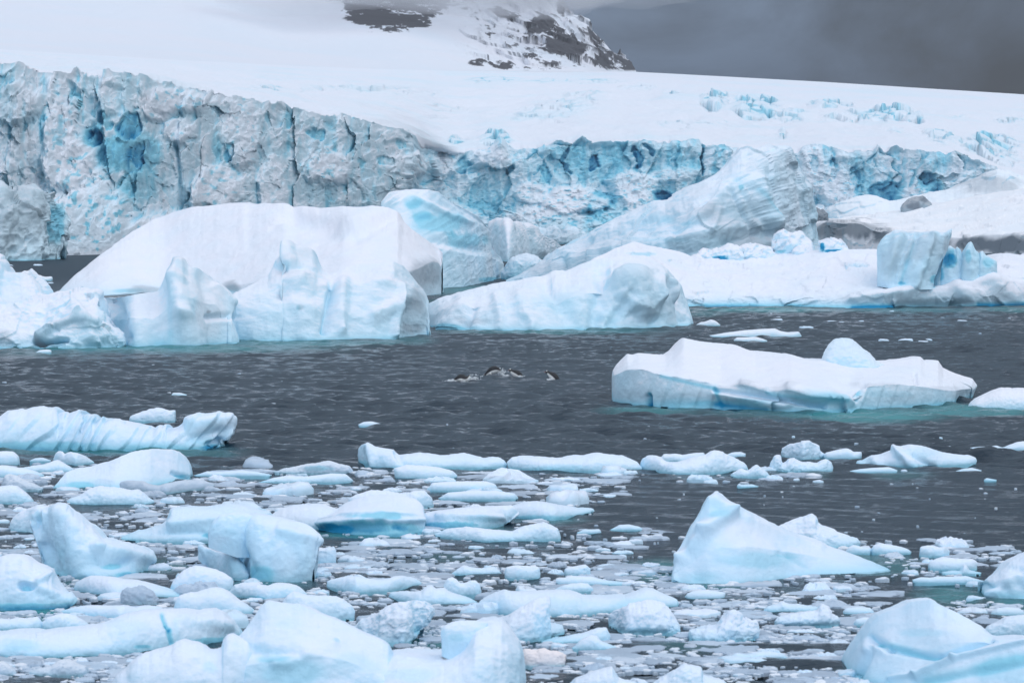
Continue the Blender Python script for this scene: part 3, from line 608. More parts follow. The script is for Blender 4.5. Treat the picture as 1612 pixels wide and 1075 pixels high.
    # ---- long shelf on the right
    shelf = berg(b, 'long low snow shelf carrying a tilted grey slab and a row of blue spikes', 'iceberg',
         [(868, 452), (885, 430), (914, 419), (940, 404), (955, 398), (970, 390), (985, 385), (998, 380), (1012, 384), (1032, 388), (1050, 392), (1076, 398), (1090, 404), (1100, 398), (1108, 404), (1120, 400), (1150, 402), (1196, 400), (1230, 398), (1290, 394), (1330, 392), (1380, 392), (1430, 400), (1500, 408), (1560, 408), (1574, 400), (1590, 398), (1612, 402), (1640, 398), (1700, 410), (1760, 430), (1790, 470)],
         [(880, 486), (1000, 486), (1072, 484), (1139, 483), (1226, 483), (1306, 485), (1373, 486), (1424, 484), (1474, 483), (1524, 483), (1612, 482), (1700, 480), (1780, 474)], depth=24,
         lines=[([(880, 470), (1000, 466), (1072, 470), (1200, 472), (1300, 474), (1370, 468), (1400, 459), (1450, 455), (1500, 452), (1540, 440), (1612, 442), (1780, 450)], .08), ([(880, 452), (1000, 430), (1100, 436), (1300, 440), (1400, 450), (1520, 440), (1560, 418), (1612, 420), (1780, 430)], .4)], blocks=.3, rough=.42, ridge=.6, seed=7, slope=(.1, .45), wash=.5, hang=.5, fl=(34, .5, .05),
         dirt=[(1480, 470, 90, 16, .35), (1590, 466, 60, 18, .3)], feats=[(1340, 470, 1460, 455, 6, .3), (1500, 440, 1530, 480, 12, .4), (1560, 430, 1600, 478, 14, .4), (1420, 480, 1500, 482, 8, -.5)],
         blue=[(1110, 484, 1300, 485, 3, .35), (1345, 484, 1460, 483, 4, .8), (1540, 483, 1612, 482, 4, .7), (1010, 400, 26, 4, .25), (1480, 468, 80, 12, .12), (1385, 448, 1470, 453, 3, .35)])
    Y = float(dist(484)) + 9
    def on(px, py, o=shelf):
        r = surf_Y(o, px, py); print('on', px, py, r); return r if r else Y
    blk = berg('tilted_slab', 'grey striped slab leaning left, with a sharp raised right corner', None,
         [(1380, 398), (1381, 388), (1387, 377), (1396, 370), (1407, 365), (1440, 363), (1470, 364), (1488, 366), (1499, 359), (1497, 372), (1492, 388), (1482, 402), (1474, 416), (1470, 432)],
         [(1384, 446), (1420, 452), (1467, 450)], depth=4, lift=(on(1430, 451) + .3,), rough=.55, seed=8, ridge=.8, parent=shelf, dirt=[(1450, 385, 44, 28, .36), (1400, 410, 20, 30, .25), (1490, 390, 6, 26, .5)],
         feats=[(1445, 368, 1420, 445, 7, -.45), (1470, 370, 1440, 450, 6, .4), (1415, 372, 1395, 440, 9, .35), (1430, 368, 1405, 445, 5, -.3)], blue=[(1440, 380, 1418, 445, 4, .3), (1455, 420, 8, 20, .15), (1420, 446, 10, 4, .5), (1470, 440, 8, 10, .5)], slope=(.6, .95), ice0=.35)
    for i, (pts, by, sd_) in enumerate([([(1472, 440), (1478, 420), (1488, 402), (1494, 384), (1499, 388), (1504, 396), (1507, 386), (1513, 396), (1516, 415), (1518, 436)], 448, 9),
                                       ([(1512, 440), (1514, 410), (1517, 398), (1522, 386), (1528, 376), (1531, 382), (1535, 396), (1541, 396), (1542, 412), (1544, 430)], 444, 10),
                                       ([(1538, 438), (1540, 410), (1543, 394), (1546, 392), (1552, 402), (1560, 408), (1567, 412), (1570, 430)], 444, 11)]):
        berg('ice_spike', None, None, pts, by, depth=2.2, lift=(on(pts[2][0], by) + .4,), rough=.7, seed=sd_, parent=shelf, blue0=.10, blue=[(1494, 412, 14, 14, .8), (1478, 430, 8, 20, .6), (1524, 405, 6, 16, .25), (1555, 415, 10, 12, .25), (1498, 400, 6, 8, .5)], slope=(.6, .95), ice0=.2, ridge=1)
    # loose chunks along the top of the shelf
    for k, (pts, by, lab, bl) in enumerate([
        ([(1093, 404), (1098, 398), (1106, 392), (1112, 391), (1122, 394), (1136, 388), (1150, 384), (1160, 386), (1168, 395), (1172, 404)], 409, 'long cracked chunk with a blue underside, leftmost on the snow shelf below the peaked berg', [(1134, 407, 14, 5, 1.2)]),
        ([(1160, 402), (1163, 388), (1172, 384), (1186, 382), (1196, 384), (1206, 388), (1216, 390), (1222, 400)], 408, 'flat white chunk on the snow shelf, right of the long cracked chunk', [(1180, 407, 10, 3, .2)]),
        ([(1216, 394), (1217, 380), (1219, 368), (1226, 364), (1233, 363), (1242, 366), (1252, 367), (1260, 367), (1268, 374), (1276, 382), (1282, 394)], 399, 'tallest round white chunk on the snow shelf, under the right edge of the peaked berg', [(1230, 396, 10, 3, .45), (1245, 390, 14, 5, .2)]),
        ([(1246, 396), (1250, 388), (1262, 385), (1274, 386), (1280, 390), (1283, 397)], 400, 'small low white chunk in front of the tallest chunk on the snow shelf', []),
        ([(1289, 394), (1291, 380), (1298, 376), (1306, 375), (1313, 373), (1322, 377), (1328, 382), (1334, 386), (1335, 396)], 398, 'white chunk with a vivid blue foot, on the snow shelf right of the tallest chunk', [(1295, 389, 4, 7, 1.4), (1310, 395, 18, 3, 1.2)]),
        ([(1328, 421), (1332, 412), (1345, 409), (1358, 411), (1367, 414), (1370, 422)], 424, 'faint bluish lump low on the open snow of the shelf, left of the tilted slab', [(1348, 418, 18, 5, .12)])]):
        berg('ice_chunk', lab, 'ice chunk', pts, by, depth=2.4, lift=(on(.5 * (pts[0][0] + pts[-1][0]), by) + .3,), rough=.9, seed=20 + k, blue=bl, group='ice chunks lying on the snow shelf', ridge=1.2, blocks=1.6, slope=(.1, .6))
    # ---- rounded berg in front of the shelf
    berg(b, 'long rounded berg with a bulging blue grey head at its right end', 'iceberg',
         [(674, 478), (690, 470), (724, 461), (754, 453), (791, 444), (814, 441), (840, 436), (858, 433), (868, 427), (874, 425), (891, 426), (902, 422), (914, 416), (930, 411), (945, 408), (960, 405), (980, 403), (1000, 404), (1020, 407), (1036, 413), (1050, 422), (1062, 436), (1072, 447), (1079, 467), (1085, 484), (1089, 498), (1092, 510)],
         [(676, 516), (700, 519), (760, 520), (850, 520), (950, 518), (1050, 516), (1091, 513)], depth=13, lines=[([(676, 500), (700, 488), (730, 482), (800, 478), (850, 474), (900, 468), (950, 452), (1000, 440), (1050, 462), (1091, 505)], .25)], rough=.45, ridge=.6, seed=12, slope=(.15, .95), ice0=.12, wash=.35,
         feats=[(1005, 465, 50, 46, 50, .9, 'o'), (950, 430, 935, 515, 12, -.5), (860, 450, 905, 515, 12, -.4), (780, 470, 790, 515, 8, .3), (728, 480, 702, 518, 12, .35), (745, 485, 735, 515, 6, -.3), (1062, 450, 1075, 505, 6, -.4), (1020, 450, 1030, 505, 14, -.3), (820, 470, 840, 515, 12, .3), (985, 470, 960, 512, 8, -.3)],
         dirt=[(745, 506, 34, 8, .40), (990, 452, 30, 24, .16), (1030, 485, 34, 16, .20), (1060, 470, 16, 30, .12)], blue=[(880, 480, 40, 24, .10), (990, 455, 36, 30, .14), (1035, 485, 40, 22, .16), (960, 495, 28, 14, .15), (700, 516, 60, 4, .25), (770, 500, 24, 14, .10), (900, 470, 60, 26, .08)], fl=(21, -.4, .06))  # grey and blue on the head paint its shading; left band is grey ice
    # ---- left front row
    berg(b, 'jumbled snowy berg at the left edge with a low grey ridge in front', 'iceberg',
         [(-130, 420), (-80, 400), (-60, 398), (-10, 404), (0, 412), (7, 427), (20, 428), (33, 427), (44, 432), (54, 441), (60, 449), (64, 457), (66, 463), (80, 462), (94, 457), (104, 459), (110, 464), (128, 459), (138, 460), (147, 456), (155, 463), (158, 480), (163, 500), (184, 521), (196, 534), (205, 545)],
         [(-130, 548), (0, 549), (60, 549), (120, 549), (170, 548), (204, 545)], depth=9, rough=.75, ridge=1.0, seed=13, lines=[([(-130, 520), (0, 522), (55, 536), (85, 518), (115, 503), (150, 508), (180, 530), (204, 543)], .15), ([(-130, 480), (0, 490), (60, 492), (110, 482), (160, 490), (204, 542)], .45)], slope=(.2, .8),
         feats=[(56, 535, 118, 500, 4, .35), (118, 500, 150, 508, 5, .3), (56, 538, 105, 538, 3, -.7), (110, 470, 150, 540, 9, .3)], dirt=[(110, 512, 30, 12, .28), (56, 536, 78, 538, 3, 1.0), (0, 532, 20, 14, .35), (60, 470, 60, 10, .08)], blue=[(60, 538, 100, 538, 3, .3), (20, 460, 30, 30, .07), (160, 490, 10, 20, .12)], blocks=.5, hang=.25)  # dark stroke in the groove paints the crevice's shade
    berg(b, 'pale blue berg with a sharp curved white fin, beside the jumbled snowy berg', 'iceberg',
         [(150, 500), (154, 474), (158, 468), (175, 467), (200, 466), (225, 461), (247, 458), (252, 448), (257, 437), (262, 424), (270, 415), (277, 408), (284, 406), (290, 412), (296, 419), (310, 421), (318, 425), (328, 433), (335, 441), (350, 452), (358, 460), (366, 474), (363, 486), (358, 496), (363, 505), (368, 520), (372, 530), (375, 541)],
         [(158, 535), (205, 546), (250, 545), (300, 545), (345, 541), (374, 541)], depth=7, rough=.30, ridge=.2, seed=14, lines=[([(150, 505), (200, 500), (240, 500), (275, 470), (300, 470), (340, 478), (375, 530)], .22)], slope=(.3, .95), ice0=.05,
         feats=[(280, 415, 276, 445, 8, .40), (276, 445, 285, 494, 12, .45), (285, 494, 303, 545, 12, .38), (258, 440, 248, 545, 16, -.2), (178, 470, 196, 530, 9, -.4), (318, 430, 338, 540, 10, -.2), (338, 450, 366, 476, 6, .3), (330, 500, 360, 498, 5, -.25)],
         blue=[(268, 480, 10, 60, .16), (258, 530, 30, 16, .12), (182, 500, 9, 26, .20), (282, 418, 6, 10, .15), (300, 492, 8, 8, .10)], snowy=[(330, 480, 28, 60, .5)], dirt=[(284, 415, 8, 12, .12), (333, 490, 3, 3, .8)])  # blue left of the ridge paints its shaded face, right face painted whiter
    berg(b, 'berg with a hooked crest and a dark scalloped right end', 'iceberg',
         [(362, 500), (364, 474), (366, 464), (376, 459), (388, 452), (402, 445), (416, 436), (422, 432), (428, 416), (436, 407), (445, 399), (444, 388), (443, 380), (448, 376), (455, 378), (462, 383), (466, 387), (480, 388), (491, 393), (495, 402), (498, 411), (506, 424), (520, 432), (545, 420), (570, 415), (595, 415), (620, 411), (634, 417), (643, 427), (650, 436), (657, 444), (664, 452), (670, 461), (675, 474), (676, 501), (677, 519), (674, 528)],
         [(368, 537), (420, 537), (480, 536), (500, 536), (560, 534), (620, 533), (655, 530), (674, 529)], depth=9, rough=.40, ridge=.6, seed=15, lines=[([(362, 505), (430, 495), (480, 480), (520, 500), (600, 500), (640, 480), (677, 515)], .2), ([(362, 480), (420, 462), (455, 430), (500, 450), (560, 450), (620, 440), (660, 455), (677, 510)], .55)], slope=(.25, .95), ice0=.02,
         feats=[(450, 395, 470, 440, 14, .12), (470, 440, 484, 535, 16, .28), (524, 452, 512, 520, 6, -.5), (540, 445, 534, 520, 10, .35), (632, 450, 622, 528, 5, .4), (640, 480, 656, 520, 18, -.4), (600, 440, 560, 500, 18, .2), (590, 500, 640, 470, 12, .4), (450, 460, 480, 470, 16, -.25), (425, 420, 470, 425, 8, -.3)],
         dirt=[(652, 492, 26, 40, .45), (640, 520, 30, 14, .35), (455, 420, 24, 22, .14), (472, 487, 8, 6, .4), (660, 470, 14, 26, .25), (520, 455, 40, 5, .1), (480, 400, 20, 14, .12)], blue=[(652, 495, 26, 36, .20), (526, 450, 510, 520, 3, .22), (448, 418, 14, 7, .20), (620, 455, 28, 14, .08), (440, 500, 60, 30, .05), (470, 487, 6, 5, .3), (560, 480, 40, 30, .05)], bands=(.8, -.25, .03))
    # ---- flat berg right of centre
    flat = berg(b, 'flat snow covered berg with a rounded dome on its back, right of the penguins', 'iceberg',
         [(963, 592), (965, 582), (971, 574), (980, 565), (988, 557), (996, 559), (1005, 556), (1030, 558), (1048, 560), (1059, 551), (1068, 540), (1076, 532), (1090, 535), (1105, 538), (1130, 541), (1159, 545), (1175, 551), (1189, 556), (1215, 557), (1246, 559), (1262, 564), (1276, 568), (1300, 568), (1340, 569), (1380, 569), (1400, 568), (1420, 566), (1436, 564), (1449, 561), (1457, 569), (1468, 567), (1477, 567), (1484, 579), (1505, 588), (1531, 596), (1539, 607), (1535, 618), (1532, 628)],
         [(967, 636), (988, 639), (1030, 641), (1076, 643), (1126, 643), (1190, 646), (1256, 650), (1306, 650), (1373, 645), (1440, 642), (1507, 637), (1531, 630)], depth=11,
         lines=[([(963, 594), (985, 582), (1010, 580), (1040, 590), (1072, 594), (1116, 602), (1132, 610), (1169, 605), (1206, 616), (1243, 614), (1273, 625), (1310, 631), (1340, 632), (1350, 616), (1360, 609), (1407, 604), (1461, 609), (1494, 616), (1534, 612)], .05)], rough=.20, ridge=.45, seed=16, slope=(.05, .42), sm=0, wash=.45, hang=.35, fl=(26, .35, .06),
         feats=[(1168, 604, 1210, 618, 5, .16), (1243, 612, 1340, 634, 7, .20), (1130, 618, 1240, 645, 9, .25), (1345, 628, 1358, 608, 6, -.2), (1020, 625, 1022, 640, 4, -.3), (1127, 616, 1300, 640, 4, -.25), (1150, 560, 1300, 600, 30, .12), (1440, 590, 1444, 602, 3, -.12)],
         blue=[(1022, 620, 1020, 642, 3, .7), (1040, 592, 1125, 612, 4, .35), (1128, 615, 1138, 640, 4, .45), (1210, 620, 1330, 634, 4, .30), (1160, 636, 80, 7, .2), (1080, 632, 60, 9, .12), (1350, 630, 1358, 612, 3, .25), (1400, 620, 60, 6, .10), (1128, 637, 1210, 648, 5, .5), (980, 600, 14, 20, .08)], dirt=[(1380, 606, 50, 5, .22), (1480, 612, 60, 5, .28), (1170, 607, 30, 4, .25), (1230, 614, 26, 4, .2)])
    berg('ice_dome', 'smooth rounded dome of pale ice', None, [(1286, 575), (1293, 568), (1297, 562), (1300, 554), (1306, 542), (1313, 534), (1322, 532), (1333, 532), (1342, 535), (1350, 541), (1358, 548), (1366, 554), (1372, 560), (1378, 568), (1390, 574), (1396, 577)], [(1290, 582), (1390, 584)], depth=2.2, lift=(surf_Y(flat, 1338, 581) + .3,), rough=.75, ridge=.8, seed=17, parent=flat, ice0=.42, blue0=.03, slope=(.0, .5))
    berg(b, 'low smooth white berg cut by the right edge, beside the flat berg', 'iceberg', [(1524, 642), (1530, 634), (1538, 627), (1552, 620), (1565, 614), (1578, 610), (1595, 611), (1620, 610), (1650, 613), (1680, 625), (1700, 642)], 645, depth=2.6, rough=.5, seed=18, slope=(.2, .9))
    berg(b, 'long low berg with slanting saw toothed ribs and a blunt raised right end', 'iceberg',
         [(-90, 690), (-60, 665), (-20, 658), (0, 655), (15, 645), (38, 644), (50, 641), (60, 640), (75, 641), (87, 640), (91, 645), (92, 652), (97, 650), (101, 648), (104, 652), (112, 648), (121, 646), (130, 646), (129, 655), (138, 653), (146, 651), (149, 657), (175, 659), (198, 663), (215, 667), (235, 671), (241, 675), (250, 669), (256, 672), (262, 667), (264, 675), (282, 671), (292, 663), (300, 655), (311, 651), (322, 650), (336, 650), (350, 649), (361, 651), (366, 656), (369, 663), (372, 674), (369, 684), (360, 692), (350, 699)],
         [(-90, 706), (0, 707), (50, 707), (175, 708), (260, 708), (325, 707), (342, 705)], depth=3.4, rough=.22, ridge=.4, seed=19, fl=(25, .75, .15, 1.3), slope=(.35, 1.0), wash=.5, ice0=.06,
         feats=[(300, 665, 365, 660, 9, .15), (300, 690, 345, 680, 8, -.16), (330, 700, 350, 695, 6, -.25)], blue=[(60, 700, 120, 8, .22), (150, 660, 30, 7, .14), (320, 692, 30, 9, .16), (240, 700, 60, 7, .12), (330, 704, 16, 3, .5), (110, 670, 60, 14, .06)], dirt=[(325, 682, 36, 10, .10)])
mid_bergs()
# ------------------------------------------------------------------ the sea
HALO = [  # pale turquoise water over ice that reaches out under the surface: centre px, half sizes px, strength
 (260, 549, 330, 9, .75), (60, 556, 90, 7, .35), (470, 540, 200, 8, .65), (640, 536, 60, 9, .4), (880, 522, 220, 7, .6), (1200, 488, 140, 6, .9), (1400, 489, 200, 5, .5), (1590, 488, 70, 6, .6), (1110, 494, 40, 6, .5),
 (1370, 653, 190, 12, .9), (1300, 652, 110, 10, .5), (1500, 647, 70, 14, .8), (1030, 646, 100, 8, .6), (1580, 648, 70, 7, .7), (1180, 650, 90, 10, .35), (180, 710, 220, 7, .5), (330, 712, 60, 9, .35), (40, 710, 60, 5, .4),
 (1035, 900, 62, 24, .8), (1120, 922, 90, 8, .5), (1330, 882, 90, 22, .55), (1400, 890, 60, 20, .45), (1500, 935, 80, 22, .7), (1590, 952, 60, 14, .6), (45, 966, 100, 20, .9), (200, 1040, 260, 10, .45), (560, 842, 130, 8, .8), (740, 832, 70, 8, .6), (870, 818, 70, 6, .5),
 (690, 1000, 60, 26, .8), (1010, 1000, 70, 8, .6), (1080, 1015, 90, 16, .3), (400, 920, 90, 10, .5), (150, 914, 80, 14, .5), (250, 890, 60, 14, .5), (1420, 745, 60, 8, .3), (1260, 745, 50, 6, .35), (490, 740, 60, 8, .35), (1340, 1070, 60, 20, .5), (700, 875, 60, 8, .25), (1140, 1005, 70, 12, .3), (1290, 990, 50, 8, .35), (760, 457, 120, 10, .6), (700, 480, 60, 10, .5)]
def sea():
    d = np.concatenate([np.geomspace(22, 230, 1050), np.geomspace(232, 1100, 180)[0:], np.geomspace(1150, 14000, 30)])
    a0 = np.linspace(-.215, .215, 1000)
    side = np.tan(np.linspace(math.atan(.215), 1.25, 60))[1:]
    a = np.concatenate([-side[::-1], a0, side])
    nr, nc = len(d), len(a)
    Y = np.broadcast_to(d[:, None], (nr, nc)); X = Y * a
    h = np.zeros((nr, nc)); rng = np.random.RandomState(5)
    p0 = np.stack([X, Y, 0 * X], -1)
    px, py = to_px(np.stack([X, Y, 0 * X], -1))
    calm = 1 - .66 * sstep(715, 760, py + 10 * fbm(p0 / 9, 3, 3)) * (1 - .25 * sstep(880, 1000, py))
    calm *= .85 + .45 * fbm(p0 / np.array([16, 9, 1.]), 3, 8)
    for k in range(46):
        lam = .42 * (1.062 ** k); th = rng.normal(0, .50) + .25
        kx, ky = 2 * math.pi / lam * math.sin(th), 2 * math.pi / lam * math.cos(th)
        amp = .0185 * lam * (1.0 if lam < 2.0 else .20)
        ok = np.clip((lam - 1.6 * np.gradient(d)) / lam * 2, 0, 1)[:, None]
        env = .45 + 1.1 * np.clip(vnoise(p0 / (lam * np.array([5, 3.5, 1])) + k * 7.7, 77 + k) if k % 2 == 0 else env * 0 + .5 * rng.rand() + .2, 0, 1)
        ph = kx * X + ky * Y + rng.rand() * 6.28
        s = np.sin(ph)
        h += ok * amp * env * (s + .25 * np.cos(2 * ph))
    h *= calm
    h *= 1 - sstep(900, 2500, Y)
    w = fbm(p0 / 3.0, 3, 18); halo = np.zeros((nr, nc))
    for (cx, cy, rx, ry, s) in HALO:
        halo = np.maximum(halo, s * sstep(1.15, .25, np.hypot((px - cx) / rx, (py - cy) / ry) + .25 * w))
    streak = sstep(.25, .62, fbm(np.stack([X / 3.2, Y / 2.2, 0 * X], -1), 4, 31)) * calm
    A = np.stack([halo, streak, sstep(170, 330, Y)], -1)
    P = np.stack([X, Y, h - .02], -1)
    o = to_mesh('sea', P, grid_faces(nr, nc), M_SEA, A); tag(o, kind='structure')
M_SEA, t_, b_ = bsdf('sea_water', .07, .5)
def sea_mat():
    n, l = t_.nodes, t_.links
    a_ = N('ShaderNodeAttribute', n, attribute_name='ice'); sp = N('ShaderNodeSeparateColor', n); l.new(a_.outputs['Color'], sp.inputs[0])
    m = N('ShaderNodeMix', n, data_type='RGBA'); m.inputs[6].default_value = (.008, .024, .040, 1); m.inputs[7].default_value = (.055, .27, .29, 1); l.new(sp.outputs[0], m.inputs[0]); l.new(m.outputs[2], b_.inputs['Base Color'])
    b_.inputs['IOR'].default_value = 1.333
    r1 = N('ShaderNodeMapRange', n); r1.inputs[3].default_value = .13; r1.inputs[4].default_value = .45; l.new(sp.outputs[2], r1.inputs[0]); l.new(r1.outputs[0], b_.inputs['Roughness'])
    r2 = N('ShaderNodeMapRange', n); r2.inputs[3].default_value = .5; r2.inputs[4].default_value = .22; l.new(sp.outputs[2], r2.inputs[0]); l.new(r2.outputs[0], b_.inputs['Specular IOR Level'])
    g = N('ShaderNodeNewGeometry', n)
    mp1 = N('ShaderNodeMapping', n); mp1.inputs['Scale'].default_value = (4.0, 7.0, 1); mp1.inputs['Rotation'].default_value = (0, 0, .15); l.new(g.outputs['Position'], mp1.inputs[0])
    n1 = N('ShaderNodeTexNoise', n); n1.inputs['Scale'].default_value = 1; n1.inputs['Detail'].default_value = 4; n1.inputs['Roughness'].default_value = .6; n1.inputs['Distortion'].default_value = .6; l.new(mp1.outputs[0], n1.inputs[0])
    bp = N('ShaderNodeBump', n); bp.inputs['Strength'].default_value = .8; bp.inputs['Distance'].default_value = .07; l.new(n1.outputs[0], bp.inputs['Height']); l.new(bp.outputs[0], b_.inputs['Normal'])
sea_mat(); sea()
# ------------------------------------------------------------------ foreground and middle floes, each traced on its own
def F(label, top, base, cat='ice floe', name=None, **k):
    k.setdefault('rough', .5); k.setdefault('slope', (.15, .9)); k.setdefault('seed', 400 + len(BASES))
    k.setdefault('res', 1.1)
    return berg(name or cat.replace(' ', '_'), label, cat, top, base, **k)
def floes():
    G_ = 'loose floes adrift in the brash ice'
    # far and middle water
    F('ragged little floe in the dark gap of water at the far left', [(32, 430), (38, 425), (44, 427), (50, 422), (56, 428), (60, 433), (70, 436), (82, 435), (83, 438)], 442, rough=1.2)
    F('thin flat plate of ice behind the flat berg, above a smaller plate', [(1117, 528), (1140, 524), (1170, 520), (1195, 518), (1220, 517), (1228, 521), (1240, 523), (1258, 522), (1262, 529)], 531, rough=.3, ice0=.1)
    F('small low plate just in front of the thin flat plate, behind the flat berg', [(1155, 535), (1160, 531), (1175, 531), (1190, 530), (1200, 533), (1208, 536)], 538, rough=.5)
    F('small white lump against the right end of the long rounded berg', [(1095, 512), (1102, 507), (1110, 506), (1119, 503), (1126, 505), (1134, 511)], 513, rough=1.0)
    F('small flat white chip under the snowy berg at the left edge', [(56, 555), (62, 551), (74, 550), (81, 551), (81, 555)], 556, rough=.4)
    F('thin sliver of ice alone in the open water left of the penguins', [(270, 621), (272, 618), (284, 618), (294, 621)], 623, rough=.3)
    F('angular white block behind the ribbed berg at the left', [(203, 661), (205, 655), (220, 649), (233, 645), (248, 641), (257, 643), (266, 646), (276, 645), (277, 655), (274, 660)], 664, rough=.6, blocks=.4)
    F('small wedge alone in the open water, the farther of two small wedges', [(526, 649), (538, 646), (552, 645), (556, 648)], 651, rough=.3)
    F('small smooth wedge in the open water, just nearer than the other small wedge', [(564, 668), (572, 664), (585, 663), (600, 667), (613, 671)], 672, rough=.3)
    # upper left pack
    F('rounded pale slab at the left edge, right below the ribbed berg', [(-40, 725), (-20, 712), (0, 710), (20, 710), (29, 717), (31, 727)], 732, rough=.4)
    F('thin low pan between the ribbed berg and the knobbed floe', [(46, 725), (55, 721), (66, 720), (80, 724)], 727, rough=.4)
    F('low floe with a small round knob at its left, below the ribbed berg', [(84, 722), (87, 714), (92, 710), (98, 710), (101, 715), (106, 712), (112, 711), (124, 714), (135, 718), (148, 728)], [(86, 729), (120, 732), (147, 729)], rough=.5)
    F('low rounded ridge just in front of the knobbed floe', [(30, 737), (50, 733), (72, 730), (84, 725), (92, 724), (104, 731), (116, 738)], 743, rough=.5)
    F('long low floe at the left edge in front of the low rounded ridge', [(-40, 745), (-10, 733), (5, 732), (30, 736), (55, 741), (70, 748)], 751, rough=.35)
    F('smooth whale backed floe, largest of the pack below the ribbed berg', [(84, 768), (88, 762), (105, 743), (122, 737), (140, 735), (160, 729), (175, 725), (190, 718), (205, 712), (220, 709), (237, 707), (255, 707), (270, 708), (280, 711), (287, 716), (293, 724), (298, 734), (300, 745), (299, 752)],
      [(85, 769), (140, 766), (185, 769), (232, 765), (275, 758), (299, 753)], rough=.22, ridge=.3, cat='iceberg', depth=2.8, ice0=.08, lines=[([(84, 768), (140, 752), (190, 755), (240, 752), (275, 750), (300, 750)], .2)], blue=[(125, 762, 24, 5, .18), (285, 748, 12, 3, .35)], feats=[(272, 744, 298, 752, 3, -.1)])
    F('grey half sunken slab in front of the whale backed floe', [(188, 762), (190, 758), (200, 756), (225, 757), (235, 762), (250, 764), (262, 760), (290, 755), (320, 756), (338, 763)], [(190, 771), (262, 776), (336, 768)], rough=.5, dirt=[(215, 765, 50, 16, .15)], mat=M_SLUSH, ice0=.6)
    F('broad snowy floe just in front of the grey half sunken slab', [(105, 789), (110, 784), (125, 780), (142, 768), (158, 764), (175, 767), (190, 768), (205, 771), (216, 769), (224, 774), (232, 782), (243, 788)], 794, rough=.6, ice0=.05)
    F('pale mound at the left edge beside the broad snowy floe', [(-40, 785), (-20, 770), (0, 765), (15, 763), (27, 765), (38, 773), (47, 782), (53, 789)], 792, rough=.4)
    F('dull grey lump at the left edge, behind the pale mound', [(2, 762), (8, 748), (16, 745), (24, 748), (38, 755), (55, 762), (68, 768)], 772, rough=.7, mat=M_SLUSH, ice0=.35)
    F('long thin white pan left of the long berg with a raised left horn', [(405, 760), (430, 752), (455, 748), (480, 750), (520, 745), (545, 746), (556, 756)], 760, rough=.5)
    F('flat white pan at the rear edge of the pack, right of the whale backed floe', [(305, 748), (325, 742), (350, 742), (380, 740), (403, 742), (428, 747)], 750, rough=.5)
    F('ragged grey blue floe with a dark hollow, left of the horned berg', [(430, 742), (450, 737), (475, 732), (500, 728), (520, 725), (533, 730), (550, 733), (556, 741)], 745, rough=.9, blue=[(500, 737, 30, 5, .35)], mat=M_SLUSH, ice0=.3, dirt=[(490, 738, 22, 4, .4)])  # the hollow's dark is painted in grey and blue, the mesh has no dent
    # middle row
    F('long low berg with a rounded horn at its left end, below the penguins', [(563, 716), (564, 706), (569, 700), (575, 698), (586, 701), (598, 704), (610, 706), (619, 707), (628, 715), (645, 714), (660, 712), (678, 714), (693, 717), (712, 715), (730, 713), (747, 717), (763, 721), (775, 719), (785, 720), (793, 724), (798, 730)],
      [(565, 729), (580, 736), (620, 739), (700, 738), (797, 736)], cat='iceberg', rough=.28, depth=1.6, blue=[(573, 730, 16, 8, .24), (660, 736, 100, 4, .10)], feats=[(582, 704, 588, 734, 5, .12), (625, 712, 640, 735, 6, -.08)], ice0=.08)
    F('low snowy ledge in front of the horned berg', [(620, 737), (640, 732), (665, 732), (690, 735), (712, 741), (720, 748)], 753, rough=.4)
    F('long low berg with a lumpy top, centre of the middle row', [(798, 727), (806, 720), (818, 717), (831, 717), (850, 719), (876, 721), (890, 719), (906, 716), (920, 717), (932, 713), (941, 712), (952, 714), (966, 715), (981, 717), (993, 722), (1003, 727), (1011, 736)], [(800, 737), (850, 740), (930, 742), (1010, 740)], cat='iceberg', rough=.45, depth=1.7, blue=[(880, 735, 50, 6, .14)], ice0=.04)
    F('low berg with a small square summit, right of the lumpy one', [(1007, 735), (1009, 725), (1013, 720), (1021, 717), (1032, 717), (1041, 720), (1050, 727), (1062, 728), (1076, 725), (1095, 719), (1113, 715), (1119, 710), (1126, 708), (1138, 710), (1142, 714), (1156, 720), (1166, 725), (1175, 732), (1178, 739)], [(1009, 738), (1060, 746), (1100, 746), (1176, 741)], cat='iceberg', rough=.4, depth=1.6, blocks=.2)
    F('rubbly flat strip behind the square summit berg', [(1037, 722), (1045, 715), (1060, 714), (1075, 716), (1090, 713), (1108, 712), (1112, 720)], 727, rough=.8)
    F('little low pan right behind the square summit berg', [(1143, 716), (1152, 712), (1166, 711), (1174, 714)], 720, rough=.5)
    F('low crumbly row at the right foot of the square summit berg', [(1150, 747), (1165, 737), (1178, 740), (1190, 731), (1200, 738), (1212, 748)], 751, rough=.9)
    F('pointed pan with an upright chip, just below the low crumbly row', [(1160, 765), (1163, 760), (1167, 763), (1185, 762), (1194, 765)], 767, rough=.6)
    F('angular white block with a square notched top, behind the spiky floe', [(1230, 716), (1231, 705), (1240, 700), (1251, 697), (1262, 695), (1273, 693), (1281, 697), (1290, 701), (1290, 711), (1300, 715)], [(1232, 720), (1265, 724), (1300, 720)], rough=.55, blocks=.5, cat='ice block')
    F('low flat tongue of ice touching the square notched block on its right', [(1296, 716), (1301, 712), (1318, 708), (1334, 705), (1344, 711), (1356, 711), (1357, 715)], 722, rough=.4)
    F('spiky crumbling floe just in front of the square notched block', [(1211, 738), (1214, 730), (1219, 717), (1224, 715), (1229, 716), (1232, 729), (1238, 727), (1241, 722), (1250, 721), (1260, 727), (1275, 727), (1287, 729), (1292, 725), (1300, 723), (1309, 727), (1312, 736)], 742, rough=.9, blocks=.6)
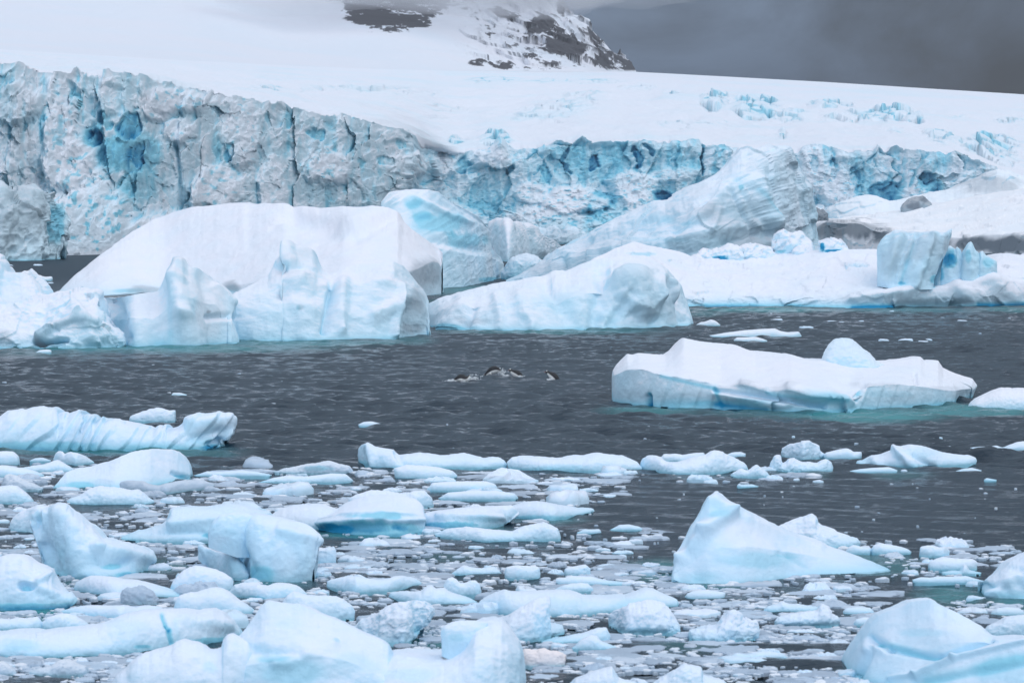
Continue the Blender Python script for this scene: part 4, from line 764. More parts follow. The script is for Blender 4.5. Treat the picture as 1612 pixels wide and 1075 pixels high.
    F('smooth low berg with overlapping humps, right of the spiky floe', [(1348, 729), (1352, 725), (1362, 726), (1379, 717), (1392, 714), (1409, 707), (1420, 702), (1431, 700), (1442, 700), (1454, 702), (1470, 707), (1484, 712), (1500, 714), (1516, 716), (1526, 716), (1536, 720), (1538, 725)], [(1350, 732), (1440, 737), (1536, 731)], cat='iceberg', rough=.3, depth=1.8, blue=[(1450, 712, 40, 10, .12), (1440, 734, 60, 4, .12)], feats=[(1410, 708, 1440, 736, 6, .15), (1440, 716, 1470, 736, 5, -.12), (1375, 725, 1385, 735, 7, .1)], ice0=.06)
    F('thin white pan in front of the humped low berg', [(1338, 741), (1355, 738), (1375, 736), (1400, 735), (1413, 740)], 744, rough=.3)
    F('narrow low floe cut by the right edge, behind the humped berg', [(1512, 708), (1525, 705), (1544, 703), (1558, 703), (1569, 701), (1580, 705), (1590, 700), (1604, 695), (1625, 694), (1660, 705)], 710, rough=.4)
    F('small low floe right of the humped berg, above open water', [(1503, 742), (1515, 738), (1530, 736), (1545, 740)], 744, rough=.4)
    F('tiny wedge in the dark water at the right', [(1549, 755), (1553, 752), (1569, 755)], 757, rough=.3)
    F('small thin pan behind the humped berg', [(1470, 706), (1480, 702), (1495, 702), (1508, 705)], 708, rough=.4)
    # central pack
    F('long pale slab in the pack below the horned berg', [(672, 770), (680, 760), (700, 758), (730, 757), (765, 757), (780, 762), (784, 770)], 773, rough=.35)
    F('second pale slab in the pack, just in front of the first', [(690, 784), (705, 775), (740, 772), (780, 772), (810, 776), (816, 783)], 787, rough=.35)
    F('snowy hump behind the broad turquoise sided berg', [(548, 786), (560, 778), (585, 771), (610, 773), (640, 778), (652, 772), (668, 771), (680, 784), (683, 796)], 800, rough=.6)
    F('smooth snow mound left of the broad turquoise sided berg', [(421, 826), (424, 812), (434, 805), (445, 800), (460, 796), (478, 794), (495, 793), (510, 795), (522, 799), (535, 803)], [(423, 828), (480, 832), (534, 834)], cat='iceberg', rough=.22, depth=2.2, slope=(.1, .5))
    F('broad berg with a flat snow top and turquoise side, centre of the pack', [(485, 826), (500, 815), (518, 806), (532, 800), (543, 792), (560, 786), (578, 781), (600, 780), (628, 780), (642, 783), (653, 785), (661, 790), (667, 798), (669, 812), (669, 830)], [(487, 830), (520, 837), (560, 841), (600, 842), (640, 841), (668, 839)], cat='iceberg', rough=.22, depth=2.6,
      lines=[([(485, 826), (510, 815), (540, 806), (600, 803), (640, 806), (669, 812)], .12)], slope=(.2, .8), blue=[(570, 830, 70, 10, .55), (600, 812, 56, 8, .35), (520, 832, 40, 8, .45), (640, 830, 26, 8, .3)], feats=[(490, 826, 600, 815, 7, .12), (560, 822, 665, 818, 5, .08)], wash=.6)
    F('low wedge shaped berg with a turquoise foot, right of the flat topped berg', [(668, 815), (669, 807), (685, 804), (703, 802), (728, 799), (753, 797), (780, 796), (806, 795), (814, 801), (818, 809), (808, 817), (795, 822)], [(669, 830), (700, 833), (760, 832), (795, 826)], cat='iceberg', rough=.3, depth=1.6, blue=[(710, 826, 50, 6, .5), (760, 818, 30, 5, .2)], feats=[(690, 812, 790, 815, 5, .08)])
    F('smooth low berg with a tapering right tail, right end of the pack', [(793, 806), (806, 796), (826, 790), (845, 789), (856, 790), (881, 795), (911, 800), (925, 800), (934, 800), (936, 804)], [(795, 813), (870, 818), (930, 808)], cat='iceberg', rough=.3, depth=1.5, ice0=.1, blue=[(850, 814, 50, 4, .2)])
    F('snowy wedge with a raised right peak, in front of the low wedge berg', [(684, 840), (705, 832), (735, 829), (760, 832), (806, 836), (825, 828), (845, 823), (856, 821), (868, 826), (878, 831), (881, 838), (883, 846)], [(686, 845), (760, 852), (882, 850)], rough=.5)
    F('small white chip right of the snowy wedge', [(908, 838), (920, 833), (935, 833), (944, 832), (947, 838)], 840, rough=.6)
    F('faint low pan right of the snowy wedge', [(960, 834), (975, 826), (990, 825), (1008, 829), (1012, 833)], 835, rough=.5)
    # left foreground
    F('rounded white boulder of ice behind the hollow flanked berg at the left', [(15, 830), (17, 820), (25, 810), (40, 801), (55, 795), (66, 794), (76, 800), (80, 815)], [(18, 836), (60, 840), (80, 840)], cat='ice block', rough=.5, depth=1.0)
    F('berg with a bulging head and hollow blue flank, left foreground', [(50, 835), (46, 822), (50, 808), (62, 800), (80, 797), (100, 797), (117, 807), (128, 813), (135, 820), (146, 828), (155, 838), (163, 848), (172, 849), (180, 852), (190, 855), (210, 857), (226, 859), (238, 864), (243, 867), (242, 880), (236, 890)],
      [(76, 902), (90, 906), (120, 909), (160, 911), (190, 909), (215, 903), (234, 897)], cat='iceberg', rough=.35, depth=1.9, slope=(.25, .95), ice0=.12, feats=[(60, 820, 85, 900, 9, -.12), (100, 810, 130, 900, 16, .12), (150, 860, 238, 880, 8, .10), (150, 890, 200, 885, 12, -.12), (72, 810, 66, 850, 6, .1)], blue=[(180, 888, 26, 7, .35), (60, 815, 6, 12, .2), (110, 880, 60, 28, .12), (200, 905, 20, 6, .4), (95, 860, 16, 24, .1)])
    F('white berg with a round blue hole in its side, at the left edge', [(-60, 890), (-30, 880), (0, 877), (14, 872), (25, 872), (36, 873), (45, 877), (52, 884), (62, 887), (72, 891), (77, 900), (81, 900), (84, 909), (90, 920), (95, 926), (104, 933), (112, 930), (117, 936), (122, 944), (116, 951), (108, 956)], [(-60, 958), (0, 959), (60, 960), (106, 958)], cat='iceberg', rough=.35, depth=1.7,
      feats=[(40, 922, 16, 9, 16, -.14, 'o'), (80, 900, 60, 915, 5, .08), (62, 925, 110, 945, 8, .06)], blue=[(41, 922, 13, 7, .34), (60, 955, 110, 6, .35)], dirt=[(90, 952, 30, 6, .15)], wash=.6)
    F('half translucent low berg with a turquoise window, left of centre', [(190, 846), (200, 842), (215, 836), (230, 833), (248, 828), (262, 820), (266, 808), (270, 800), (284, 798), (300, 796), (320, 797), (345, 795), (372, 793), (390, 797), (404, 802), (425, 808), (440, 820)], [(192, 850), (260, 854), (340, 853), (438, 846)], cat='iceberg', rough=.35, depth=1.9, ice0=.3, blue=[(340, 842, 22, 6, .5), (300, 830, 60, 12, .12), (390, 830, 40, 12, .12)], feats=[(270, 825, 420, 812, 6, .08), (230, 840, 320, 838, 6, -.06)], dirt=[(240, 845, 30, 6, .15)])
    arch = F('pale berg shaped like a stool with a pointed left wing, left of centre', [(358, 905), (364, 884), (369, 864), (371, 845), (374, 826), (382, 813), (392, 808), (403, 807), (428, 811), (450, 816), (466, 820), (480, 824), (490, 829), (497, 836), (503, 842), (503, 850), (496, 858), (490, 866), (490, 880), (491, 895), (490, 906)],
      [(359, 900), (372, 908), (388, 914), (410, 916), (450, 917), (489, 915)], cat='iceberg', rough=.3, depth=1.7, slope=(.3, 1.0), ice0=.14, feats=[(470, 850, 478, 912, 8, .05), (360, 850, 380, 910, 12, -.18), (350, 830, 400, 900, 10, -.08), (440, 835, 500, 850, 8, .08)], blue=[(408, 902, 26, 16, .42), (380, 880, 26, 26, .18), (350, 830, 24, 14, .12), (440, 860, 40, 30, .05)], snowy=[(450, 880, 30, 26, .3)], wash=.3)
    Yt = float(dist(914)) + .34
    berg('overhanging_lip', 'overhanging lip of pale ice', None, [(327, 838), (330, 828), (336, 819), (346, 812), (358, 808), (375, 806), (390, 808), (400, 812)], [(328, 840), (340, 844), (356, 850), (372, 856), (398, 856)], depth=.6, lift=(Yt,), rough=.3, parent=arch, ice0=.2, blue=[(355, 838, 24, 10, .16)], slope=(.3, 1), seed=78)
    berg('pointed_wing', 'pointed low wing of pale ice', None, [(312, 880), (312, 866), (312, 857), (317, 857), (325, 862), (337, 866), (350, 869), (362, 871), (374, 876), (384, 888), (392, 904)], [(326, 894), (345, 902), (365, 910), (390, 912)], depth=.7, rough=.3, parent=arch, ice0=.15, blue=[(370, 885, 26, 20, .2)], slope=(.3, 1), seed=77)
    F('rounded low white floe reaching left from behind the clear lump', [(116, 925), (120, 916), (130, 910), (141, 906), (155, 906), (175, 908), (190, 912), (212, 913), (228, 917), (248, 923), (272, 930), (282, 937)], [(118, 930), (170, 938), (230, 940), (281, 940)], rough=.3, depth=1.1, slope=(.1, .6))
    F('small clear grey lump of glassy ice in front of the rounded white floe', [(189, 935), (192, 928), (202, 925), (215, 923), (228, 922), (236, 927), (243, 933), (249, 943), (248, 948)], 953, cat='ice lump', rough=.9, ridge=1., dirt=[(218, 938, 50, 26, .18)], blue=[(222, 944, 20, 8, .12)], mat=M_SLUSH, ice0=.8)
    F('white mound behind the smooth hump, below the stool shaped berg', [(268, 925), (272, 915), (279, 906), (287, 899), (297, 893), (307, 890), (322, 891), (338, 895), (352, 901), (365, 909), (368, 916), (360, 923)], 932, rough=.3, slope=(.1, .7))
    F('smooth rounded hump in the left foreground, above the cracked berg', [(274, 955), (277, 944), (283, 937), (297, 932), (312, 931), (325, 926), (336, 924), (346, 925), (356, 928), (366, 935), (375, 943), (388, 951), (400, 959)], 967, rough=.25, slope=(.1, .8), ice0=.05)
    F('lumpy white ridge right of the smooth hump, below the stool shaped berg', [(361, 930), (370, 920), (385, 916), (403, 917), (412, 921), (421, 922), (430, 918), (441, 917), (455, 918), (466, 921), (476, 927), (483, 934)], [(363, 937), (420, 944), (482, 940)], rough=.5, blue=[(400, 941, 20, 4, .25)])
    F('squarish white block touching the right side of the stool shaped berg', [(488, 880), (488, 867), (500, 864), (512, 862), (526, 859), (529, 866), (529, 877)], 887, cat='ice block', rough=.5, blocks=.4)
    F('flat white pan above the cracked berg in the left foreground', [(95, 962), (110, 957), (125, 954), (142, 952), (170, 953), (195, 952), (212, 956), (225, 953), (240, 953), (254, 955), (258, 960)], [(97, 965), (190, 975), (256, 966)], rough=.4, slope=(.1, .6))
    F('lumpy white floe at the left edge above the cracked berg', [(-30, 982), (0, 973), (15, 975), (28, 972), (45, 973), (58, 969), (63, 975), (68, 985)], 991, rough=.7)
    F('low crumbled floe between the cracked berg and the flat white pan', [(64, 980), (75, 971), (90, 966), (105, 965), (118, 969), (130, 976), (143, 984)], 991, rough=.7)
    F('long low berg with a bright blue vertical crack, left foreground', [(-60, 1010), (-30, 996), (0, 995), (20, 992), (42, 993), (57, 999), (80, 996), (100, 994), (115, 992), (135, 989), (155, 985), (166, 980), (175, 975), (188, 969), (205, 964), (228, 960), (250, 959), (270, 959), (290, 958), (307, 962), (320, 959), (335, 958), (352, 965), (362, 976), (370, 986), (381, 998)],
      [(-60, 1034), (0, 1034), (100, 1034), (200, 1028), (270, 1020), (325, 1015), (350, 1010), (380, 1002)], cat='iceberg', rough=.3, depth=2.0, slope=(.15, .9), ice0=.04, blue=[(255, 967, 260, 985, 3.4, .42), (260, 985, 266, 992, 2.6, .5), (266, 992, 270, 1012, 3.6, .5), (275, 980, 282, 1010, 5, .12), (30, 1015, 40, 12, .15), (225, 1017, 16, 4, .4), (330, 1008, 40, 6, .3), (200, 985, 40, 14, .08)], feats=[(255, 967, 270, 1012, 3, -.04), (60, 1000, 180, 990, 10, .05), (290, 975, 360, 985, 10, .07)])
    F('dim grey mound low in the water under the cracked berg', [(45, 1058), (60, 1052), (80, 1048), (92, 1040), (104, 1036), (114, 1040), (124, 1046), (135, 1048), (140, 1056)], 1063, rough=.7, mat=M_SLUSH, ice0=.3)
    F('dim grey lump in the bottom left corner', [(-30, 1050), (-10, 1042), (2, 1040), (12, 1044), (20, 1052), (26, 1058)], 1063, rough=.7, mat=M_SLUSH, ice0=.2)
    # centre foreground
    F('big smooth snowy hump at the bottom edge, left of the tallest hump', [(165, 1110), (172, 1085), (185, 1063), (192, 1056), (200, 1050), (208, 1040), (217, 1033), (228, 1028), (240, 1024), (255, 1020), (270, 1015), (278, 1009), (286, 1006), (298, 1008), (310, 1011), (320, 1016), (328, 1022), (340, 1022), (350, 1018), (352, 1006), (357, 999), (366, 996), (376, 1002), (390, 1010), (400, 1030), (410, 1060)], 1128, cat='iceberg', rough=.22, depth=1.6, blue=[(330, 1050, 14, 10, .14)], slope=(.1, .9), ice0=.03)
    F('tallest smooth hump in the bottom centre, with a broad pale blue flank', [(335, 1110), (345, 1070), (350, 1045), (362, 1020), (372, 1005), (385, 990), (395, 976), (404, 963), (411, 952), (417, 946), (423, 944), (431, 946), (440, 948), (455, 950), (470, 950), (488, 957), (503, 965), (524, 973), (543, 981), (560, 990), (578, 999), (592, 1004), (603, 1009), (612, 1017), (620, 1040), (640, 1070), (660, 1110)], 1132, cat='iceberg', rough=.22, depth=2.3,
      lines=[([(335, 1110), (380, 1050), (420, 1040), (470, 1030), (530, 1035), (580, 1050), (640, 1090)], .35)], slope=(.15, .9), blue=[(460, 1060, 90, 28, .26), (430, 1035, 30, 10, .2), (530, 1008, 8, 6, .2), (560, 1045, 50, 20, .12), (455, 980, 30, 10, .06)], feats=[(400, 1025, 470, 1030, 9, -.06), (440, 1045, 520, 1015, 12, .06), (580, 1040, 620, 1070, 12, -.04)], ice0=.06)
    hook = F('smooth berg with a hooked left end round a little pool, bottom centre', [(560, 1110), (572, 1065), (588, 1045), (602, 1033), (620, 1027), (640, 1026), (660, 1028), (680, 1030), (698, 1029), (712, 1024), (724, 1016), (734, 1004), (741, 992), (748, 981), (758, 977), (775, 974), (790, 975), (800, 985), (810, 998), (817, 1008), (822, 1025), (826, 1050), (828, 1085), (828, 1115)], 1132, cat='iceberg', rough=.32, depth=3.0,
      blue=[(722, 998, 16, 12, .3), (650, 1060, 60, 14, .12)], slope=(.1, .9), ice0=.04)
    berg('hooked_end', 'hooked rounded end of pale ice', None, [(694, 1001), (694, 991), (701, 983), (711, 978), (724, 976), (742, 976), (758, 977), (768, 979)], [(696, 1004), (708, 1009), (722, 1014), (736, 1020), (765, 1024)], depth=.45, lift=(float(dist(1132)) + .95,), rough=.3, parent=hook, ice0=.1, blue=[(720, 1003, 18, 8, .22)], slope=(.1, .9), seed=79)
    F('craggy white berg with a knotted crest, above the bottom centre humps', [(556, 988), (566, 981), (578, 975), (590, 968), (603, 962), (612, 954), (620, 950), (634, 949), (645, 946), (653, 945), (666, 946), (676, 951), (680, 957), (681, 964), (677, 975), (668, 983), (658, 990), (648, 996)], [(560, 1000), (600, 1012), (640, 1014), (650, 1006)], cat='iceberg', rough=.8, ridge=1.1, depth=1.0, blue=[(655, 990, 12, 8, .25)], blocks=.3, slope=(.0, .6))
    F('steep white wedge leaning right, above the right end of the hooked berg', [(768, 982), (785, 972), (800, 968), (812, 961), (826, 952), (838, 945), (851, 939), (860, 936), (866, 938), (867, 950), (862, 961), (858, 971), (864, 978), (874, 981), (886, 984), (889, 993)], [(772, 998), (800, 1008), (840, 1008), (888, 998)], cat='iceberg', rough=.5, ridge=.8, depth=.9, slope=(.0, .6))
    F('long smooth double humped berg across the centre foreground', [(751, 952), (756, 945), (768, 938), (780, 932), (793, 928), (806, 931), (830, 931), (855, 930), (881, 929), (898, 930), (908, 933), (918, 938), (935, 938), (956, 939), (972, 938), (985, 938), (996, 934), (1007, 929), (1018, 925), (1030, 927), (1041, 933), (1056, 939), (1066, 943), (1069, 950)], [(753, 960), (800, 968), (880, 970), (930, 966), (981, 961), (1067, 955)], cat='iceberg', rough=.22, depth=1.5, blue=[(880, 950, 60, 10, .1), (1000, 950, 40, 10, .12)], ice0=.12)
    F('snow crusted dome with a ragged foot, right of the centre foreground', [(957, 975), (959, 968), (966, 962), (978, 957), (991, 952), (1003, 948), (1018, 944), (1026, 946), (1036, 946), (1044, 949), (1051, 956), (1060, 966), (1066, 976), (1071, 987)], [(959, 985), (985, 998), (1020, 999), (1072, 997)], cat='iceberg', rough=.8, ridge=.7, depth=1.0, hang=.06, slope=(-.1, .4), dirt=[(1010, 997, 50, 4, .15)])
    F('craggy pointed white floe right of the snow crusted dome', [(1083, 996), (1086, 990), (1094, 991), (1105, 988), (1118, 986), (1131, 984), (1135, 974), (1142, 966), (1150, 962), (1158, 960), (1163, 962), (1166, 969), (1172, 974), (1182, 975), (1192, 977), (1194, 987), (1192, 998)], 1009, cat='iceberg', rough=.9, ridge=1.1, depth=.9, blocks=.5, slope=(.0, .6))
    F('long pale floe with a raised right half, above the craggy berg in the centre', [(514, 922), (515, 914), (530, 910), (546, 907), (562, 907), (578, 910), (595, 912), (610, 911), (620, 907), (632, 906), (645, 908), (655, 911), (664, 917)], [(516, 926), (560, 933), (610, 931), (663, 921)], rough=.35, ice0=.12)
    F('low floe with a small notch, directly above the craggy centre berg', [(612, 938), (614, 932), (630, 930), (650, 931), (663, 930), (669, 924), (678, 920), (686, 926), (700, 925), (706, 931), (725, 937), (742, 943), (752, 948)], [(614, 942), (660, 952), (752, 951)], rough=.35, ice0=.08)
    F('small twin lobed white floe above the notched floe', [(698, 928), (700, 918), (704, 911), (711, 908), (718, 911), (724, 918), (733, 917), (741, 913), (748, 912), (755, 919), (758, 930)], 937, rough=.6)
    F('blocky white floe with a sharp right corner, right of the twin lobed floe', [(794, 900), (797, 892), (810, 889), (825, 890), (846, 891), (850, 896), (851, 903)], 911, rough=.5, blocks=.4)
    F('small faceted pale block, second from the left of the pyramid berg', [(888, 900), (889, 895), (900, 892), (912, 890), (922, 888), (930, 895), (926, 902)], 906, rough=.6, blocks=.6)
    F('small low ridge with a pointed crest, left of the blocky floe', [(709, 903), (718, 897), (730, 889), (742, 893), (760, 894), (775, 892), (785, 897), (790, 903)], 905, rough=.7)
    F('low lumpy white floe above the double humped berg', [(871, 929), (884, 922), (898, 919), (914, 917), (926, 918), (934, 926)], 932, rough=.7)
    F('long low pan touching the lumpy floe, left of the pyramid berg', [(875, 912), (900, 906), (930, 907), (955, 913), (975, 915), (992, 917)], 921, rough=.4)
    F('wide grey floe right behind the tallest hump', [(441, 966), (443, 950), (451, 938), (463, 930), (476, 934), (490, 937), (508, 937), (528, 938), (541, 943), (553, 952), (559, 962)], 976, rough=.4, ice0=.1, cat='ice floe')
    F('pinkish white crumbled floe right of the hooked berg', [(820, 1040), (821, 1022), (830, 1020), (843, 1023), (856, 1019), (868, 1024), (880, 1024), (891, 1031), (880, 1036), (864, 1040), (862, 1046)], 1049, rough=.9, mat=M_PINK)
    F('small pointed white floe right of the pinkish one', [(900, 1020), (905, 1017), (911, 1009), (920, 1003), (931, 999), (940, 1001), (946, 1008), (958, 1013), (971, 1018)], 1023, rough=.5)
    F('long low ridge behind the small pointed floe', [(852, 1010), (870, 1006), (885, 1003), (900, 1000), (918, 996), (940, 988), (955, 987), (961, 1000)], 1012, rough=.5, ice0=.1)
    F('white peak cut by the bottom edge, right of the hooked berg', [(888, 1085), (905, 1068), (925, 1060), (942, 1054), (956, 1050), (964, 1049), (969, 1057), (974, 1066), (985, 1070), (1000, 1073), (1015, 1085)], 1095, rough=.35, depth=.8)
    F('lumpy white floe cut by the bottom edge, right of the white peak', [(1020, 1088), (1030, 1073), (1050, 1062), (1070, 1050), (1078, 1045), (1088, 1046), (1104, 1050), (1106, 1062), (1120, 1066), (1140, 1070), (1155, 1090)], 1098, rough=.6, depth=.8, ice0=.06)
    F('long white pan with two low bumps near the bottom, right of centre', [(1148, 1034), (1160, 1027), (1175, 1030), (1190, 1026), (1210, 1025), (1230, 1027), (1240, 1034)], 1039, rough=.5)
    F('oval flat floe just below the pyramid berg', [(1078, 939), (1082, 933), (1094, 930), (1110, 928), (1126, 930), (1142, 932)], 943, rough=.35, slope=(.0, .6))
    F('small snowy floe with a raised right knob, left of the bottom right berg', [(1219, 978), (1226, 971), (1240, 967), (1256, 965), (1272, 962), (1288, 960), (1290, 952), (1295, 950), (1305, 954), (1309, 965), (1318, 970), (1323, 977)], 987, rough=.8, hang=.05, slope=(.0, .5))
    F('ragged low floe behind the small knobbed snowy floe', [(1200, 962), (1210, 953), (1224, 951), (1232, 945), (1240, 950), (1256, 950), (1275, 953), (1290, 955)], 963, rough=.8)
    F('flat topped pale block left of the bottom right berg', [(1327, 962), (1332, 957), (1350, 955), (1370, 956), (1376, 963)], 967, rough=.4)
    F('small white block touching the bottom right berg on its left', [(1344, 980), (1348, 974), (1362, 971), (1378, 973), (1382, 980)], 985, rough=.5)
    # right foreground
    F('pyramid shaped berg with a smooth pale blue face, right foreground', [(1061, 905), (1064, 893), (1063, 880), (1067, 868), (1076, 852), (1082, 842), (1090, 828), (1099, 814), (1106, 802), (1112, 789), (1117, 781), (1121, 780), (1127, 781), (1140, 785), (1156, 792), (1172, 801), (1186, 811), (1196, 816), (1207, 821), (1216, 826), (1230, 834), (1259, 846), (1284, 853), (1309, 861), (1335, 870), (1359, 879), (1382, 889), (1402, 898)],
      [(1062, 917), (1090, 919), (1130, 919), (1170, 917), (1209, 913), (1245, 908), (1280, 904), (1320, 903), (1350, 902), (1400, 900)], cat='iceberg', depth=2.6, rough=.16, ridge=.3, lines=[([(1061, 912), (1090, 885), (1130, 862), (1180, 860), (1240, 868), (1300, 878), (1400, 899)], .3)], slope=(.35, 1.0), ice0=.03,
      feats=[(1128, 783, 1150, 806, 8, .12), (1150, 806, 1110, 835, 10, .14), (1110, 835, 1075, 880, 8, .14), (1075, 880, 1062, 915, 8, .10), (1085, 865, 1100, 910, 12, -.05), (1180, 815, 1290, 860, 10, .06), (1230, 870, 1270, 895, 5, -.03)], blue=[(1128, 812, 20, 12, .28), (1100, 862, 24, 12, .08), (1190, 882, 80, 14, .22), (1110, 905, 40, 10, .12), (1245, 874, 22, 5, .14)], snowy=[(1180, 840, 60, 26, .6)], wash=.25)  # blue ice areas; side light painted in as bluer left face, whiter right slope
    F('ragged white berg behind the right slope of the pyramid berg', [(1220, 835), (1225, 828), (1238, 822), (1254, 816), (1264, 814), (1272, 810), (1279, 808), (1284, 812), (1287, 820), (1294, 827), (1304, 829), (1314, 832), (1318, 837), (1330, 840), (1340, 844), (1350, 847), (1355, 853)], 862, rough=.6, cat='iceberg', depth=1.2, ridge=1, slope=(.0, .8))
    F('small lumpy floe at the tail end of the ragged white berg', [(1330, 868), (1336, 861), (1344, 857), (1356, 860), (1371, 862)], 872, rough=.5)
    F('white mound just right of the small lumpy floe, behind the pyramid berg', [(1370, 866), (1376, 858), (1386, 854), (1400, 857), (1416, 860), (1427, 863), (1435, 868)], 872, rough=.6)
    F('snowy clump with a grey right shoulder, far side of the brash at the right', [(1447, 872), (1449, 860), (1460, 858), (1472, 859), (1480, 861), (1488, 859), (1495, 866)], 876, rough=.7, dirt=[(1490, 866, 6, 8, .3)])
    F('flat topped rounded white floe in the right foreground', [(1461, 890), (1464, 884), (1472, 880), (1484, 876), (1500, 878), (1516, 879), (1531, 879), (1539, 884), (1538, 891)], 897, rough=.4, slope=(.0, .6))
    F('tiny upright spike on a thin pan, in front of the flat topped rounded floe', [(1482, 901), (1500, 898), (1514, 899), (1517, 889), (1521, 888), (1526, 897), (1545, 901)], 904, rough=.4)
    F('long thin white pan in front of the tiny spike, right foreground', [(1436, 912), (1450, 908), (1465, 909), (1475, 907), (1500, 907), (1520, 906), (1535, 910), (1546, 913)], 918, rough=.5, slope=(.0, .6))
    F('concave pale berg cut by the right edge, above the bottom right berg', [(1543, 924), (1546, 917), (1559, 911), (1568, 905), (1574, 900), (1582, 890), (1590, 882), (1600, 877), (1612, 871), (1640, 858), (1670, 856), (1710, 880), (1740, 920)], [(1545, 928), (1550, 942), (1570, 944), (1612, 945), (1680, 945), (1740, 940)], cat='iceberg', rough=.3, depth=1.8, ice0=.12, feats=[(1560, 935, 1600, 905, 8, .10), (1545, 920, 1580, 925, 7, -.08), (1600, 900, 1612, 930, 12, -.10)], dirt=[(1605, 925, 30, 16, .10)], blue=[(1560, 922, 12, 5, .2), (1600, 935, 40, 8, .14)])
    F('dull pale floe between the bottom right berg and the right edge', [(1550, 990), (1556, 984), (1572, 978), (1582, 971), (1600, 968), (1620, 966), (1650, 970), (1670, 990)], 1003, rough=.6, ice0=.1)
    F('small white pan above the dull pale floe at the right edge', [(1560, 965), (1570, 957), (1585, 955), (1605, 957), (1615, 964)], 969, rough=.5)
    F('huge rounded blue white berg in the bottom right corner, sharp curved folds on it', [(1328, 1052), (1329, 1040), (1334, 1030), (1343, 1018), (1354, 1005), (1362, 992), (1371, 980), (1382, 969), (1396, 962), (1410, 958), (1422, 953), (1434, 947), (1448, 945), (1464, 943), (1474, 947), (1482, 954), (1494, 958), (1508, 964), (1519, 970), (1532, 977), (1546, 985), (1556, 994), (1564, 1000), (1580, 1003), (1612, 1002), (1660, 1005), (1720, 1030), (1760, 1080), (1775, 1110)],
      [(1330, 1054), (1342, 1062), (1350, 1072), (1400, 1082), (1500, 1100), (1600, 1110), (1760, 1125)], cat='iceberg', rough=.16, ridge=.25, depth=2.8, slope=(.2, 1.0), ice0=.18,
      lines=[([(1330, 1050), (1360, 1022), (1400, 1012), (1450, 1015), (1520, 1010), (1570, 1004), (1612, 1006), (1760, 1090)], .55)], feats=[(1372, 1005, 1400, 1022, 6, -.10), (1400, 1022, 1480, 1035, 5, -.08), (1480, 1035, 1560, 1006, 4, -.07), (1350, 1062, 1370, 1022, 7, -.10), (1365, 1020, 1400, 1022, 8, .06), (1400, 1068, 1440, 1062, 4, .05), (1440, 1062, 1500, 1035, 5, .07), (1500, 1035, 1612, 1008, 4, .06), (1440, 1075, 1612, 1045, 6, -.05)],
      blue=[(1385, 1012, 1480, 1036, 5, .28), (1480, 1036, 1560, 1006, 4, .16), (1460, 1070, 1612, 1035, 10, .26), (1455, 995, 50, 8, .16), (1372, 1000, 1385, 1015, 3, .3), (1600, 1050, 80, 30, .16), (1450, 1020, 60, 30, .08)])
M_PINK = ice_material('pinkish_ice', (.88, .80, .79), (.80, .76, .78), MID, DEEP, (.5, .42, .4), 8.0, .02)
floes()

# ------------------------------------------------------------------ loose brash
NL = 18
def lump(cx, cy, Y0, w, h, rng, rings=5, n=NL):
    """one low irregular piece of ice floating at (x, Y0): w wide, h high, in metres"""
    th = np.linspace(0, 2 * math.pi, n, endpoint=False)
    b = w * .5 * rng.uniform(.55, 1.0); a = w * .5
    k = 1 + .0 * th
    for f in range(2, 6): k = k + rng.uniform(-.42, .42) / f * 1.3 * np.cos(f * th + rng.rand() * 6.3)
    rr = [1.02, 1.0, .86, .62, .32][:rings]; zz = [-.5, rng.uniform(.04, .22), .55, .86, 1.0][:rings]
    px_, py_ = rng.uniform(-.35, .35), rng.uniform(-.2, .3)
    V = []
    flat = rng.rand() < .55
    tx, ty = rng.uniform(-.5, .5), rng.uniform(-.3, .5)
    for i, (r, z) in enumerate(zip(rr, zz)):
        if flat and i >= 1: z = [0, .32, .80, .93, 1.0][i]
        x = np.cos(th) * a * r * k + px_ * a * (1 - r); y = np.sin(th) * b * r * k + py_ * b * (1 - r)
        zc = h * z * (1 + (0 if i == 0 else 1) * (.28 * rng.uniform(-1, 1, n) * (.7 + .5 * r) + tx * x / a + ty * y / b * .5))
        if i == 0: zc = np.full(n, -.04 - .2 * h)
        else: zc = np.maximum(zc, .02 * h)
        V.append(np.stack([cx + x, Y0 + y, zc], -1))
    V.append(np.array([[cx + px_ * a, Y0 + py_ * b, h * rng.uniform(.8, 1.25)]]))
    V = np.concatenate(V)
    Fc = []
    for i in range(rings - 1):
        for j in range(n):
            p, q = i * n + j, i * n + (j + 1) % n
            Fc.append((p, q, q + n)); Fc.append((p, q + n, p + n))
    top = rings * n
    for j in range(n): Fc.append(((rings - 1) * n + j, (rings - 1) * n + (j + 1) % n, top))
    A = np.zeros((len(V), 3)); g = rng.rand()
    kind_ = rng.rand()
    A[:, 2] = rng.uniform(0, .5) if kind_ < .7 else rng.uniform(.6, 1)
    A[:n * 2, 2] += .4
    A[:, 0] = rng.uniform(0, .04); A[:n * 2, 0] += .10
    A[:, 1] = 0 if kind_ < .7 else rng.uniform(0, .3)
    return V, np.array(Fc), np.clip(A, 0, 1), kind_ >= .7
